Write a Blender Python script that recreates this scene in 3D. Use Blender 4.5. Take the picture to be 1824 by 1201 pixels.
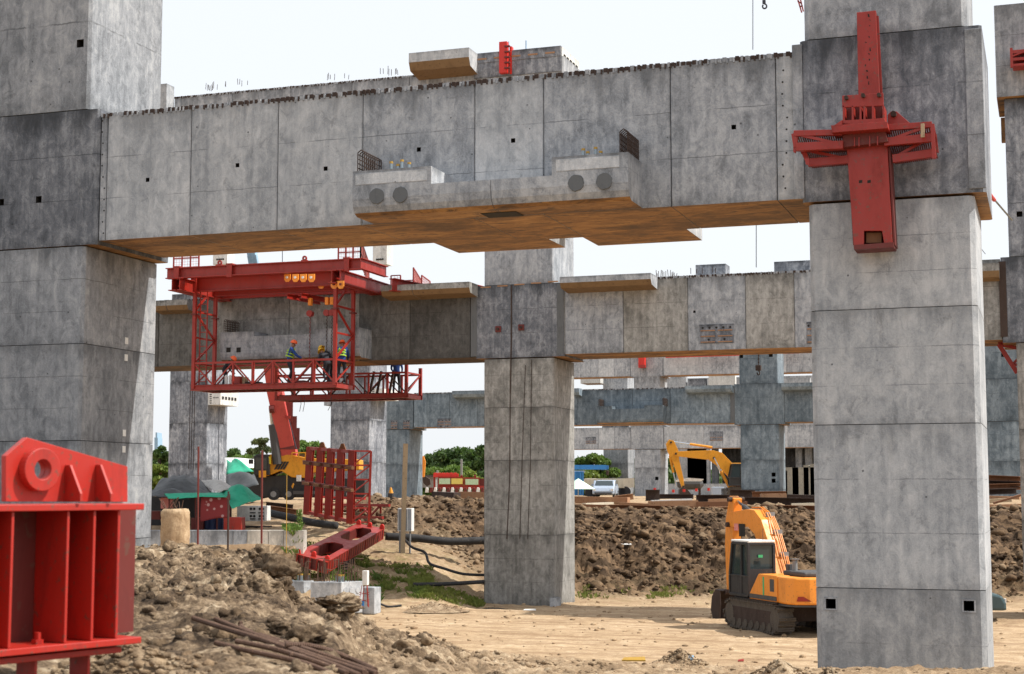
import bpy, math, random
import numpy as np
from mathutils import Vector, Matrix, noise
random.seed(7); R=random.Random(11)
for o in list(bpy.data.objects): bpy.data.objects.remove(o)
S=bpy.context.scene; COL=S.collection
rad=math.radians
# ------------------------------------------------ camera, world, sun, exposure
F=2800.; A=rad(18.84); PT=rad(5.63)
FH=Vector((-math.sin(A),math.cos(A),0)); RT=Vector((math.cos(A),math.sin(A),0)); ZU=Vector((0,0,1))
FW=FH*math.cos(PT)+ZU*math.sin(PT); UP=-FH*math.sin(PT)+ZU*math.cos(PT)
CP=Vector((0,0,4.4))
cam=bpy.data.cameras.new('camera'); co=bpy.data.objects.new('camera',cam); COL.objects.link(co)
co.location=CP; co.rotation_euler=(math.pi/2+PT,0,A)
cam.sensor_width=36; cam.lens=36*F/1824; cam.clip_start=0.1; cam.clip_end=8000
cam.dof.use_dof=True; cam.dof.focus_distance=34; cam.dof.aperture_fstop=5.0
S.camera=co
SUN=Vector((0.62,0.135,0.80)).normalized()
el=math.asin(SUN.z); az=math.atan2(SUN.x,SUN.y)
W=bpy.data.worlds.new('World'); S.world=W; W.use_nodes=True
nt=W.node_tree; nt.nodes.clear()
sk=nt.nodes.new('ShaderNodeTexSky'); sk.sky_type='NISHITA'; sk.sun_disc=False
sk.sun_elevation=el; sk.sun_rotation=az; sk.air_density=1.0; sk.dust_density=5.0; sk.ozone_density=1.0; sk.altitude=0
bg=nt.nodes.new('ShaderNodeBackground'); bg.inputs[1].default_value=0.15
ow=nt.nodes.new('ShaderNodeOutputWorld')
hz=nt.nodes.new('ShaderNodeMix'); hz.data_type='RGBA'; hz.inputs[0].default_value=.82   # high thin milky overcast over the whole sky
hz.inputs[7].default_value=(5.9,6.1,6.3,1); nt.links.new(sk.outputs[0],hz.inputs[6]); nt.links.new(hz.outputs[2],bg.inputs[0]); nt.links.new(bg.outputs[0],ow.inputs[0])
sl=bpy.data.lights.new('sun','SUN'); sl.energy=5.0; sl.angle=rad(0.5); sl.color=(1,0.95,0.87)
so=bpy.data.objects.new('sun',sl); COL.objects.link(so); so.rotation_euler=SUN.to_track_quat('Z','Y').to_euler(); so.location=(40,30,80)
S.view_settings.view_transform='Standard'; S.view_settings.look='None'; S.view_settings.gamma=1
S.view_settings.exposure=0.28; S.view_settings.use_curve_mapping=False
S.render.engine='CYCLES'; S.render.resolution_x=1024; S.render.resolution_y=674

# ------------------------------------------------ pixel of the photograph + a real distance -> world point
def ray(px,py): return FW*F+RT*(px-912)+UP*(600-py)
def at(px,py,Y):
    v=ray(px,py); return CP+v*((Y-CP.y)/v.y)
def atz(px,py,z):
    v=ray(px,py); return CP+v*((z-CP.z)/v.z)
def atd(px,py,d): return CP+ray(px,py)*(d/F)
def fx(px,Y,py=700): return at(px,py,Y).x
V=Vector

# ------------------------------------------------ materials
MATS={}
def newmat(n):
    m=bpy.data.materials.new(n); m.use_nodes=True; t=m.node_tree; t.nodes.clear()
    o=t.nodes.new('ShaderNodeOutputMaterial'); b=t.nodes.new('ShaderNodeBsdfPrincipled'); t.links.new(b.outputs[0],o.inputs[0])
    MATS[n]=m; return m,t,b
def nd(t,k,**kw):
    n=t.nodes.new(k)
    for a,v in kw.items():
        if a.startswith('i_'):
            key=a[2:]; n.inputs[int(key) if key.isdigit() else key.replace('_',' ')].default_value=v
        else: setattr(n,a,v)
    return n
def noise_n(t,vec,scale,detail=6,rough=.6,dist=0):
    n=nd(t,'ShaderNodeTexNoise'); n.inputs['Scale'].default_value=scale; n.inputs['Detail'].default_value=detail
    n.inputs['Roughness'].default_value=rough; n.inputs['Distortion'].default_value=dist
    if vec is not None: t.links.new(vec,n.inputs['Vector'])
    return n.outputs['Fac']
def ramp(t,fac,stops):
    n=nd(t,'ShaderNodeValToRGB'); e=n.color_ramp.elements
    while len(e)<len(stops): e.new(.5)
    for k,(p,c) in zip(e,stops):
        k.position=p; k.color=(c,c,c,1) if not isinstance(c,tuple) else (*c,1)
    t.links.new(fac,n.inputs[0]); return n.outputs[0]
def mth(t,op,a,b=None,c=None,clamp=False):
    n=nd(t,'ShaderNodeMath',operation=op,use_clamp=clamp)
    for i,x in enumerate((a,b,c)):
        if x is None: continue
        if isinstance(x,(int,float)): n.inputs[i].default_value=x
        else: t.links.new(x,n.inputs[i])
    return n.outputs[0]
def mixc(t,fac,a,b,mode='MIX'):
    n=nd(t,'ShaderNodeMix',data_type='RGBA',blend_type=mode)
    for i,x in ((0,fac),(6,a),(7,b)):
        if isinstance(x,(int,float)): n.inputs[i].default_value=x
        elif isinstance(x,tuple): n.inputs[i].default_value=(*x,1)
        else: t.links.new(x,n.inputs[i])
    return n.outputs[2]
def mapping(t,vec,sc,loc=(0,0,0)):
    n=nd(t,'ShaderNodeMapping'); n.inputs['Scale'].default_value=sc; n.inputs['Location'].default_value=loc
    t.links.new(vec,n.inputs['Vector']); return n.outputs[0]
def bump(t,b,h,strength=.4,dist=.02):
    n=nd(t,'ShaderNodeBump'); n.inputs['Strength'].default_value=strength; n.inputs['Distance'].default_value=dist
    t.links.new(h,n.inputs['Height']); t.links.new(n.outputs[0],b.inputs['Normal'])
def pos(t): return nd(t,'ShaderNodeNewGeometry').outputs['Position']

def concrete(n,lo,mid,hi,s=1.0,stain=.6,lines=True,rustfoot=0.0):
    m,t,b=newmat(n); P=pos(t); tc=nd(t,'ShaderNodeTexCoord'); oi=nd(t,'ShaderNodeObjectInfo')
    off=nd(t,'ShaderNodeVectorMath',operation='ADD'); t.links.new(P,off.inputs[0])
    cr=nd(t,'ShaderNodeCombineXYZ'); r=mth(t,'MULTIPLY',oi.outputs['Random'],37.); [t.links.new(r,cr.inputs[i]) for i in range(3)]
    t.links.new(cr.outputs[0],off.inputs[1]); Q=off.outputs[0]
    a=noise_n(t,mapping(t,Q,(.8*s,.8*s,.55*s)),1,7,.62,.3)
    st=noise_n(t,mapping(t,Q,(7*s,7*s,.45*s)),1,5,.6)
    c=noise_n(t,mapping(t,Q,(5*s,5*s,3.2*s)),1,9,.72,.6)
    f=noise_n(t,Q,38*s,4,.6)
    v=mth(t,'ADD',mth(t,'ADD',mth(t,'MULTIPLY',a,.27),mth(t,'MULTIPLY',st,.20)),mth(t,'ADD',mth(t,'MULTIPLY',c,.40),mth(t,'MULTIPLY',f,.13)))
    col=ramp(t,v,[(.415,lo),(.5,mid),(.585,hi)])
    # curdled darker marbling
    mb_=noise_n(t,mapping(t,Q,(2.6*s,2.6*s,2.2*s),(5,3,1)),1,9,.78,.5)
    col=mixc(t,ramp(t,mb_,[(.36,.42),(.44,0.)]),col,tuple(x*.45 for x in lo))
    col=mixc(t,ramp(t,noise_n(t,mapping(t,Q,(1.7*s,1.7*s,1.1*s),(9,2,4)),1,9,.75,.9),[(.58,0.),(.70,.5)]),col,tuple(min(1,x*1.35) for x in hi))
    # stains that start at the pour joints and run down
    g=nd(t,'ShaderNodeSeparateXYZ'); t.links.new(tc.outputs['Generated'],g.inputs[0])
    jn=noise_n(t,mapping(t,Q,(2.2,2.2,.5)),1,6,.65)
    d1=mth(t,'SUBTRACT',mth(t,'ADD',g.outputs[2],mth(t,'MULTIPLY',jn,.9)),1.30)
    d1=mth(t,'MULTIPLY',d1,5.,clamp=True)
    jn2=noise_n(t,mapping(t,Q,(3,3,3),(3,1,8)),1,6,.7)
    d2=mth(t,'MULTIPLY',mth(t,'SUBTRACT',mth(t,'SUBTRACT',mth(t,'MULTIPLY',jn2,.42),g.outputs[2]),.14),7.,clamp=True)
    col=mixc(t,mth(t,'MULTIPLY',mth(t,'MAXIMUM',d1,d2),stain),col,tuple(x*.42 for x in lo))
    if lines:
        for zz,w in ((.335,.003),(.665,.0035)):
            wob=mth(t,'MULTIPLY',mth(t,'SUBTRACT',noise_n(t,mapping(t,Q,(3,3,0)),1,5,.7),.5),.02)
            dd=mth(t,'ABSOLUTE',mth(t,'SUBTRACT',mth(t,'ADD',g.outputs[2],wob),zz))
            ln=mth(t,'MULTIPLY',mth(t,'LESS_THAN',dd,w),ramp(t,noise_n(t,mapping(t,Q,(1.5,1.5,1.5),(1,7,2)),1,4),[(.42,0.),(.55,.6)]))
            col=mixc(t,ln,col,tuple(x*.4 for x in lo))
    # bug holes
    vo=nd(t,'ShaderNodeTexVoronoi'); vo.inputs['Scale'].default_value=2.6*s; t.links.new(Q,vo.inputs['Vector'])
    col=mixc(t,ramp(t,vo.outputs['Distance'],[(.035,.85),(.06,0.)]),col,tuple(x*.25 for x in lo))
    col=mixc(t,1.0,col,oi.outputs['Color'],'MULTIPLY')
    t.links.new(col,b.inputs['Base Color']); b.inputs['Roughness'].default_value=.82
    h=mth(t,'ADD',mth(t,'MULTIPLY',c,.6),mth(t,'MULTIPLY',f,.5))
    bump(t,b,h,.45,.03); return m
concrete('concrete',(.165,.18,.20),(.30,.318,.345),(.45,.465,.485))
concrete('concrete_dark',(.07,.08,.097),(.155,.167,.192),(.31,.325,.35),stain=.85)
concrete('concrete_light',(.25,.268,.29),(.37,.388,.41),(.50,.512,.525),stain=.5)
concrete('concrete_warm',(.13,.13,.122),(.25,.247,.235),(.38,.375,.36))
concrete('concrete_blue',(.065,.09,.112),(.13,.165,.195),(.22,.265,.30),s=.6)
concrete('concrete_white',(.45,.45,.43),(.62,.62,.60),(.75,.75,.72),lines=False,stain=.3)
def soffit():  # brown underside: form staining plus warm ground bounce painted into the colour
    m,t,b=newmat('soffit_stain_bounce'); P=pos(t)
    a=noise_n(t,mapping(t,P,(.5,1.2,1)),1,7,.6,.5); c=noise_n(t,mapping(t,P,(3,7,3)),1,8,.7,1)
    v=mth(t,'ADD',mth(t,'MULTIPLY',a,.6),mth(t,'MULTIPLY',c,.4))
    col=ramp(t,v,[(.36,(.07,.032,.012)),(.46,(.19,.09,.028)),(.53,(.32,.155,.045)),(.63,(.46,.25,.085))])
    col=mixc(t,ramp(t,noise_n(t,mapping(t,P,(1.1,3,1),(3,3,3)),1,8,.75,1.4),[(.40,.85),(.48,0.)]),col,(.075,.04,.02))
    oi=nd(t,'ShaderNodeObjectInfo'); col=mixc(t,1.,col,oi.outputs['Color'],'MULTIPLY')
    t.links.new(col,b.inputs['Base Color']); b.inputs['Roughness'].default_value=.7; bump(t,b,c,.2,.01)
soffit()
params_dull=None
def paint(n,c,rough=.45,metal=0,dirt=(.10,.06,.04),amt=.35,sc=3.,edge=.5):
    m,t,b=newmat(n); P=pos(t)
    f=noise_n(t,mapping(t,P,(sc,sc,sc*.4)),1,8,.7,.4); g=noise_n(t,P,sc*5,5,.6)
    col=mixc(t,ramp(t,f,[(.3,1.),(.48,0.)]),c,tuple(x*.72 for x in c))
    col=mixc(t,ramp(t,g,[(.60,0.),(.66,amt)]),col,dirt)
    col=mixc(t,ramp(t,noise_n(t,mapping(t,P,(sc*2,sc*2,sc*.5),(4,4,4)),1,9,.8,1),[(.64,0.),(.70,amt*1.6 if amt*1.6<1 else 1.)]),col,dirt)
    t.links.new(col,b.inputs['Base Color']); b.inputs['Metallic'].default_value=metal
    rr=ramp(t,f,[(.3,min(1,rough+.25)),(.6,rough)]); t.links.new(rr,b.inputs['Roughness']); bump(t,b,g,.12,.005); return m
paint('red',(.29,.017,.009),.36,amt=.6); paint('red_near',(.38,.019,.011),.36,sc=6,amt=.7); paint('red_dark',(.13,.016,.012),.5,amt=.5)
paint('red_boom',(.52,.07,.06),.4); paint('orange',(.78,.27,.028),.35,amt=.4); paint('yellow',(.70,.30,.015),.42,amt=.35)
paint('trolley',(.85,.28,.02),.4,amt=.1); paint('yellow_cab',(.80,.62,.02),.4); paint('black',(.018,.018,.02),.5,dirt=(.09,.07,.05),amt=.4)
paint('dark_grey',(.055,.055,.058),.5,dirt=(.12,.09,.06),amt=.4); paint('grey',(.22,.22,.22),.5); paint('white',(.72,.72,.70),.5,dirt=(.3,.22,.15))
paint('cream',(.62,.56,.44),.6,dirt=(.25,.15,.08)); paint('blue',(.02,.16,.42),.45); paint('blue_dark',(.015,.03,.10),.5); paint('silver_blue',(.35,.42,.52),.25,amt=.1)
paint('rust',(.19,.085,.04),.85,dirt=(.05,.03,.02),amt=.8,sc=2); paint('rust_light',(.36,.20,.11),.85,dirt=(.12,.06,.03),amt=.7,sc=2)
paint('rebar',(.085,.045,.028),.75,dirt=(.22,.13,.08),amt=.8,sc=14); paint('rebar_dark',(.045,.028,.022),.8,amt=.5)
paint('track_steel',(.075,.062,.05),.7,dirt=(.22,.16,.10),amt=.7,sc=6); paint('wood',(.40,.30,.19),.8,dirt=(.10,.06,.03),amt=.6)
paint('rubber',(.02,.02,.022),.7,dirt=(.14,.11,.08),amt=.5); paint('green_tarp',(.02,.33,.20),.6,amt=.15); paint('black_tarp',(.05,.055,.06),.55,amt=.2)
paint('grey_tarp',(.50,.48,.45),.6); paint('chrome',(.55,.62,.70),.15,1,amt=.1); paint('pale_green',(.55,.75,.62),.6); paint('cable',(.03,.035,.05),.6)
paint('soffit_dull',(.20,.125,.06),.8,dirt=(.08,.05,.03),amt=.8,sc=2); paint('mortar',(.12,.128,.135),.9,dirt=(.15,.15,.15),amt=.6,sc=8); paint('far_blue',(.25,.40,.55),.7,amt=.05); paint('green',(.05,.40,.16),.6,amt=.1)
paint('skin',(.22,.11,.07),.6,amt=0); paint('cloth_blue',(.012,.05,.22),.8,amt=.2); paint('cloth_dark',(.02,.022,.03),.85,amt=.2); paint('hi_vis',(.30,.48,.05),.7,amt=.1)
paint('helmet_orange',(.85,.13,.03),.35,amt=.05); paint('helmet_yellow',(.80,.50,.03),.35,amt=.05); paint('sign_green',(.50,.66,.45),.6,dirt=(.05,.35,.15),amt=.9,sc=4); paint('sign_yellow',(.75,.62,.15),.6,dirt=(.6,.1,.05),amt=.9,sc=4)
paint('duct',(.28,.34,.38),.35,.7); paint('yellow_cap',(.42,.25,.04),.5); paint('pink',(.70,.25,.22),.6); paint('hole_dark',(.02,.018,.016),.9,amt=.1)
paint('teal_dark',(.05,.09,.10),.3,amt=.15); paint('red_bright',(.55,.022,.012),.45,amt=.1)
def patterned():
    m,t,b=newmat('red_cloth'); P=pos(t); v=nd(t,'ShaderNodeTexVoronoi'); v.inputs['Scale'].default_value=4; t.links.new(P,v.inputs['Vector'])
    col=mixc(t,ramp(t,v.outputs['Distance'],[(.22,.7),(.3,0.)]),(.19,.02,.02),(.5,.32,.3)); t.links.new(col,b.inputs['Base Color']); b.inputs['Roughness'].default_value=.9
patterned()
def glass():
    m,t,b=newmat('glass'); b.inputs['Base Color'].default_value=(.03,.045,.05,1); b.inputs['Roughness'].default_value=.06; b.inputs['Specular IOR Level'].default_value=.8
glass()
def soil(n,clod=False):
    m,t,b=newmat(n); P=pos(t)
    a=noise_n(t,P,.35,8,.62,.3); c=noise_n(t,P,2.2,9,.7,.5); f=noise_n(t,P,14,8,.75); g=noise_n(t,P,60,4,.7)
    v=mth(t,'ADD',mth(t,'ADD',mth(t,'MULTIPLY',a,.25),mth(t,'MULTIPLY',c,.4)),mth(t,'MULTIPLY',f,.35))
    sand=ramp(t,v,[(.36,(.22,.145,.085)),(.49,(.42,.30,.185)),(.60,(.56,.43,.29))])
    mound=ramp(t,v,[(.41,(.03,.02,.013)),(.475,(.12,.083,.053)),(.535,(.29,.215,.14)),(.60,(.52,.43,.31))])
    bank=ramp(t,v,[(.40,(.022,.014,.009)),(.5,(.062,.040,.025)),(.58,(.125,.083,.052)),(.68,(.30,.22,.145))])
    at1=nd(t,'ShaderNodeAttribute',attribute_name='zone'); se=nd(t,'ShaderNodeSeparateXYZ'); t.links.new(at1.outputs['Vector'],se.inputs[0])
    col=mixc(t,se.outputs[0],sand,mound); col=mixc(t,se.outputs[1],col,bank)
    gr=ramp(t,noise_n(t,P,1.3,7,.7,.4),[(.45,0.),(.6,.75)])
    col=mixc(t,mth(t,'MULTIPLY',se.outputs[2],gr),col,(.13,.14,.035))
    # wheel ruts drawn out along the haul lane
    rt=noise_n(t,mapping(t,P,(.25,3.2,1)),1,5,.6,.6)
    col=mixc(t,mth(t,'MULTIPLY',mth(t,'SUBTRACT',1.,se.outputs[0]),ramp(t,rt,[(.42,.65),(.52,0.)])),col,(.26,.17,.10))
    t.links.new(col,b.inputs['Base Color']); b.inputs['Roughness'].default_value=.95; b.inputs['Specular IOR Level'].default_value=.15
    bump(t,b,mth(t,'ADD',mth(t,'MULTIPLY',f,.7),mth(t,'MULTIPLY',g,.3)),.9,.05)
soil('soil')
def leaf(n,c1,c2):
    m,t,b=newmat(n); P=pos(t)
    v=noise_n(t,P,.6,5,.6); w=nd(t,'ShaderNodeTexWhiteNoise'); t.links.new(P,w.inputs[0])
    col=mixc(t,ramp(t,v,[(.35,0.),(.65,1.)]),c1,c2); t.links.new(col,b.inputs['Base Color']); b.inputs['Roughness'].default_value=.6
    b.inputs['Subsurface Weight'].default_value=0
    tr=nd(t,'ShaderNodeBsdfTranslucent'); t.links.new(col,tr.inputs[0]); mx=nd(t,'ShaderNodeMixShader'); mx.inputs[0].default_value=.35
    o=[x for x in t.nodes if x.type=='OUTPUT_MATERIAL'][0]; t.links.new(b.outputs[0],mx.inputs[1]); t.links.new(tr.outputs[0],mx.inputs[2]); t.links.new(mx.outputs[0],o.inputs[0])
leaf('leaf_dark',(.035,.075,.016),(.085,.15,.028)); leaf('leaf_mid',(.065,.13,.022),(.15,.235,.042)); leaf('leaf_light',(.10,.16,.02),(.22,.28,.05)); leaf('grass',(.10,.15,.02),(.25,.27,.06))
MATS['hole']=MATS['hole_dark']
leaf('leaf_olive',(.06,.085,.03),(.12,.15,.05))

# ------------------------------------------------ mesh collector
class MB:
    def __init__(s): s.v=[]; s.f=[]; s.m=[]
    def quad(s,a,b,c,d,mi=0):
        n=len(s.v); s.v+=[tuple(a),tuple(b),tuple(c),tuple(d)]; s.f.append((n,n+1,n+2,n+3)); s.m.append(mi); return s
    def box(s,x0,x1,y0,y1,z0,z1,mi=0,bot=None):
        n=len(s.v); s.v+=[(x,y,z) for z in (z0,z1) for y in (y0,y1) for x in (x0,x1)]
        for k,f in enumerate([(0,2,3,1),(4,5,7,6),(0,1,5,4),(2,6,7,3),(0,4,6,2),(1,3,7,5)]):
            s.f.append(tuple(n+i for i in f)); s.m.append(bot if (k==0 and bot is not None) else mi)
        return s
    def hexa(s,p,mi=0):   # 8 points bottom 4 (ccw) top 4
        n=len(s.v); s.v+=[tuple(q) for q in p]
        for f in [(3,2,1,0),(4,5,6,7),(0,1,5,4),(1,2,6,5),(2,3,7,6),(3,0,4,7)]: s.f.append(tuple(n+i for i in f)); s.m.append(mi)
        return s
    def bar(s,p,q,w,h=None,up=ZU,mi=0):
        p=V(p);q=V(q); h=h or w; t=(q-p); 
        if t.length<1e-6: return s
        t.normalize(); a=t.cross(V(up))
        if a.length<1e-3: a=t.cross(V((1,0,0)))
        a.normalize(); b=a.cross(t); a*=w/2; b*=h/2
        return s.hexa([p-a-b,p+a-b,p+a+b,p-a+b][::-1]+[q-a-b,q+a-b,q+a+b,q-a+b][::-1],mi)
    def ibeam(s,p,q,w,h,t=.03,up=ZU,mi=0):
        p=V(p);q=V(q); d=(q-p).normalized(); a=d.cross(V(up)).normalized(); b=a.cross(d)
        o=b*(h/2-t/2)
        s.bar(p+o,q+o,w,t,up,mi); s.bar(p-o,q-o,w,t,up,mi); s.bar(p,q,t*.8,h-2*t,up,mi); return s
    def tube(s,pts,r,n=8,mi=0,cap=True):
        pts=[V(p) for p in pts]; rs=r if isinstance(r,(list,tuple)) else [r]*len(pts)
        base=len(s.v); pa=None
        for i,p in enumerate(pts):
            t=(pts[min(i+1,len(pts)-1)]-pts[max(i-1,0)]).normalized()
            if pa is None:
                pa=t.cross(ZU)
                if pa.length<1e-3: pa=V((1,0,0))
            a=(pa-t*pa.dot(t)).normalized(); pa=a; b=t.cross(a)
            for k in range(n):
                th=2*math.pi*k/n; s.v.append(tuple(p+(a*math.cos(th)+b*math.sin(th))*rs[i]))
        for i in range(len(pts)-1):
            for k in range(n):
                s.f.append((base+i*n+k,base+i*n+(k+1)%n,base+(i+1)*n+(k+1)%n,base+(i+1)*n+k)); s.m.append(mi)
        if cap:
            s.f.append(tuple(base+k for k in range(n))[::-1]); s.m.append(mi)
            e=base+(len(pts)-1)*n; s.f.append(tuple(e+k for k in range(n))); s.m.append(mi)
        return s
    def extr(s,pts,vec,mi=0):   # polygon extruded along vec
        n=len(s.v); k=len(pts); vec=V(vec); s.v+=[tuple(V(p)) for p in pts]+[tuple(V(p)+vec) for p in pts]
        s.f.append(tuple(range(n,n+k))[::-1]); s.m.append(mi); s.f.append(tuple(range(n+k,n+2*k))); s.m.append(mi)
        for i in range(k): j=(i+1)%k; s.f.append((n+i,n+j,n+k+j,n+k+i)); s.m.append(mi)
        return s
    def ring(s,c,ax,ro,ri,th,n=28,mi=0):
        c=V(c);ax=V(ax).normalized(); a=ax.cross(ZU); a=a.normalized() if a.length>1e-3 else V((1,0,0)); b=ax.cross(a)
        base=len(s.v)
        for k in range(n):
            e=a*math.cos(2*math.pi*k/n)+b*math.sin(2*math.pi*k/n)
            for rr,o in ((ro,0),(ro,th),(ri,th),(ri,0)): s.v.append(tuple(c+e*rr+ax*o))
        for k in range(n):
            j=(k+1)%n
            for q in range(4): r=(q+1)%4; s.f.append((base+4*k+q,base+4*j+q,base+4*j+r,base+4*k+r)); s.m.append(mi)
        return s
    def xf(s,M):
        s.v=[tuple(M@V(v)) for v in s.v]; return s
    def build(s,name,mat,parent=None,loc=None,label=None,tint=1.0,bevel=0,smooth=False,kind=None,local=False):
        me=bpy.data.meshes.new(name)
        root=parent
        while root is not None and root.parent is not None: root=root.parent
        if parent is not None: off=V((0,0,0)) if local else root.matrix_basis.translation.copy()
        elif loc is not None: off=V(loc)
        else:
            a=np.array(s.v); off=V(((a[:,0].min()+a[:,0].max())/2,(a[:,1].min()+a[:,1].max())/2,a[:,2].min()))
        me.from_pydata([(x-off.x,y-off.y,z-off.z) for x,y,z in s.v],[],s.f)
        for m in (mat if isinstance(mat,(list,tuple)) else [mat]): me.materials.append(MATS[m])
        me.polygons.foreach_set('material_index',s.m)
        if smooth: me.polygons.foreach_set('use_smooth',[True]*len(s.f))
        me.update()
        o=bpy.data.objects.new(name,me); COL.objects.link(o)
        if parent is not None: o.parent=parent
        else: o.location=off
        c=tint if isinstance(tint,tuple) else (tint,)*3; o.color=(*c,1)
        if label: o['label']=label
        if kind: o['kind']=kind
        if bevel:
            b=o.modifiers.new('bevel','BEVEL'); b.width=bevel; b.segments=2; b.limit_method='ANGLE'; b.angle_limit=rad(40)
        return o
def thing(name,label,cat,loc,group=None,rz=0):
    o=bpy.data.objects.new(name,None); COL.objects.link(o); o.location=loc; o.rotation_euler=(0,0,rz)
    o['label']=label; o['category']=cat; o.empty_display_size=.2
    if group: o['group']=group
    return o
def tag(o,label,cat,group=None):
    o['label']=label; o['category']=cat
    if group: o['group']=group
    return o
def struct(o): o['kind']='structure'; return o
def copy_tree(o,parent=None):
    c=o.copy(); COL.objects.link(c); c.parent=parent
    for ch in list(o.children): copy_tree(ch,c)
    return c
def bar(par,name,p,q,w,h,mat,up=ZU,**k): return MB().bar(p,q,w,h,up).build(name,mat,par,**k)

# ------------------------------------------------ terrain
def hash3(ix,iy,seed):
    h=(ix.astype(np.int64)*374761393+iy.astype(np.int64)*668265263+seed*1442695041)&0xFFFFFFFF
    h=((h^(h>>13))*1274126177)&0xFFFFFFFF; h=h^(h>>16)
    return (h&0xFFFF)/65535.0
def vnoise(x,y,seed=0):
    ix=np.floor(x);iy=np.floor(y);fx_=x-ix;fy_=y-iy
    u=fx_*fx_*fx_*(fx_*(fx_*6-15)+10);v=fy_*fy_*fy_*(fy_*(fy_*6-15)+10)
    a=hash3(ix,iy,seed);b=hash3(ix+1,iy,seed);c=hash3(ix,iy+1,seed);d=hash3(ix+1,iy+1,seed)
    return (a*(1-u)+b*u)*(1-v)+(c*(1-u)+d*u)*v-.5
def fbm(x,y,s,oct=5,seed=0,g=.55):
    t=0;a=1.;n=0
    for i in range(oct):
        ca,sa=math.cos(.7*i+.3),math.sin(.7*i+.3)
        t=t+a*vnoise((x*ca-y*sa)*s,(x*sa+y*ca)*s,seed+i); n+=a; a*=g; s*=2.07
    return t/n
def billow(x,y,s,oct=4,seed=0,g=.55):
    t=0;a=1.;n=0
    for i in range(oct):
        ca,sa=math.cos(.9*i+.5),math.sin(.9*i+.5)
        t=t+a*(1-np.abs(vnoise((x*ca-y*sa)*s,(x*sa+y*ca)*s,seed+i))*3.2); n+=a; a*=g; s*=2.1
    return t/n
far_=[(100,3.85,.06,.0,.15,.1),(125,3.9,.05,0,.1,.1)]
def st_left(cd,cz):  # mound, then yard behind the retaining wall
    return [(3,3.42,.05,.9,0,0),(8,3.46,.06,.95,0,0),(11,3.42,.09,1,0,0),(17,(3.40+cz)/2,.12,1,0,0),(cd-1.5,cz-.05,.15,1,0,0),(cd,cz,.12,1,0,0),(cd+4.5,.1,.1,.7,0,0),(cd+9,0,.04,.1,0,0),(56,0,.03,0,0,0),(57.5,.0,.03,.2,0,0)]
def st_lane(cd,cz,near=3.35,mid=2.5,mz=.9):
    return [(3,near,.05,mz,0,0),(8,near-.12,.06,mz,0,0),(11,near-.3,.08,mz,0,0),(17,mid,.09*mz,mz,0,0),(cd-1.5,cz,.09*mz,mz,0,0),(cd,cz,.06,mz*.85,0,0),(cd+4.5,cz*.12,.03,.15,0,0),(cd+9,0,.02,0,0,0)]
yard=[(60.2,.1,.03,.2,0,0),(60.6,2.85,.04,.05,0,0),(64,2.88,.04,.05,0,0),(70,3.02,.06,.1,.1,0),(75,3.3,.12,.1,.6,.1),(84,3.7,.1,.1,.4,.1)]
slope1=[(57.6,0,.03,0,0,.0),(59.3,.95,.08,.2,0,.5),(64,1.85,.12,.15,0,.8),(69,2.75,.1,.1,0,.3),(75,3.25,.2,.1,.5,.1),(84,3.7,.15,.1,.4,0)]
slope2=[(58,0,.03,0,0,.05),(60.5,.45,.12,.2,0,.6),(66,1.6,.16,.2,.05,.55),(70,2.15,.15,.2,.25,.2),(73,3.05,.35,.3,.9,0),(77,4.0,.3,.3,.8,0),(84,3.75,.12,.1,.4,0)]
slope3=[(60,0,.03,0,0,.05),(64,.1,.1,.2,.2,.2),(68,1.2,.2,.2,.6,.1),(71,2.3,.35,.3,1,0),(76,3.95,.3,.2,1,0),(84,3.75,.12,.1,.4,0)]
bank=[(60,0,.02,0,0,0),(65,.02,.05,.05,.2,.25),(66.3,.35,.3,.2,.95,.1),(69.5,2.0,.5,.1,1,0),(73,3.5,.22,.2,1,0),(76,3.55,.1,.1,.5,0),(84,3.72,.08,.1,.3,0)]
ST=[(-6000,st_lane(28,3.2,3.4,3.2)+bank),(-500,st_left(29,3.38)+yard),(220,st_left(29,3.34)+yard),(400,st_left(29,3.32)+yard),(470,st_left(28.5,3.28)+yard),
 (505,st_left(27,3.08)+yard),(530,st_left(26,2.72)+yard),(542,st_left(25.7,2.70)+slope1),(600,st_left(25,2.62)+slope1),(650,st_lane(24,2.47,3.4,2.85)+slope2),(700,st_lane(23.5,2.28,3.4,2.72)+slope2),
 (760,st_lane(23,2.27,3.38,2.66)+slope2),(850,st_lane(23,2.1,3.35,2.5,.72)+slope3),(1000,st_lane(23,1.98,3.3,2.4,.52)+slope3),(1030,st_lane(23,1.97,3.3,2.4,.52)+bank),
 (1200,st_lane(24,1.85,3.3,2.35,.52)+bank),(1440,st_lane(25,1.68,3.3,2.3,.52)+bank),(1700,st_lane(25,1.62,3.3,2.3,.52)+bank),(1900,st_lane(25,1.66,3.3,2.3,.52)+bank),(2600,st_lane(26,2.0,3.4,2.5)+bank),(8000,st_lane(28,3.0,3.4,3.2)+bank)]
def prof(u,d):
    """u lateral, d forward (horizontal) -> array (...,5): z, amp, mound, bank, grass"""
    px=912+2800*u/np.maximum(d,1e-3); sp=np.array([s[0] for s in ST],float)
    px=np.clip(px,sp[0],sp[-1]-1e-3); k=np.clip(np.searchsorted(sp,px,side='right')-1,0,len(ST)-2)
    w=(px-sp[k])/(sp[k+1]-sp[k]); tab=[]
    for _,p in ST:
        p=np.array(p+far_); tab.append(np.stack([np.interp(d,p[:,0],p[:,j]) for j in range(1,6)],-1))
    tab=np.stack(tab,0); i=np.indices(px.shape)
    a=tab[(k,)+tuple(i)]; b=tab[(k+1,)+tuple(i)]
    return a*(1-w[...,None])+b*w[...,None]
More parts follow.
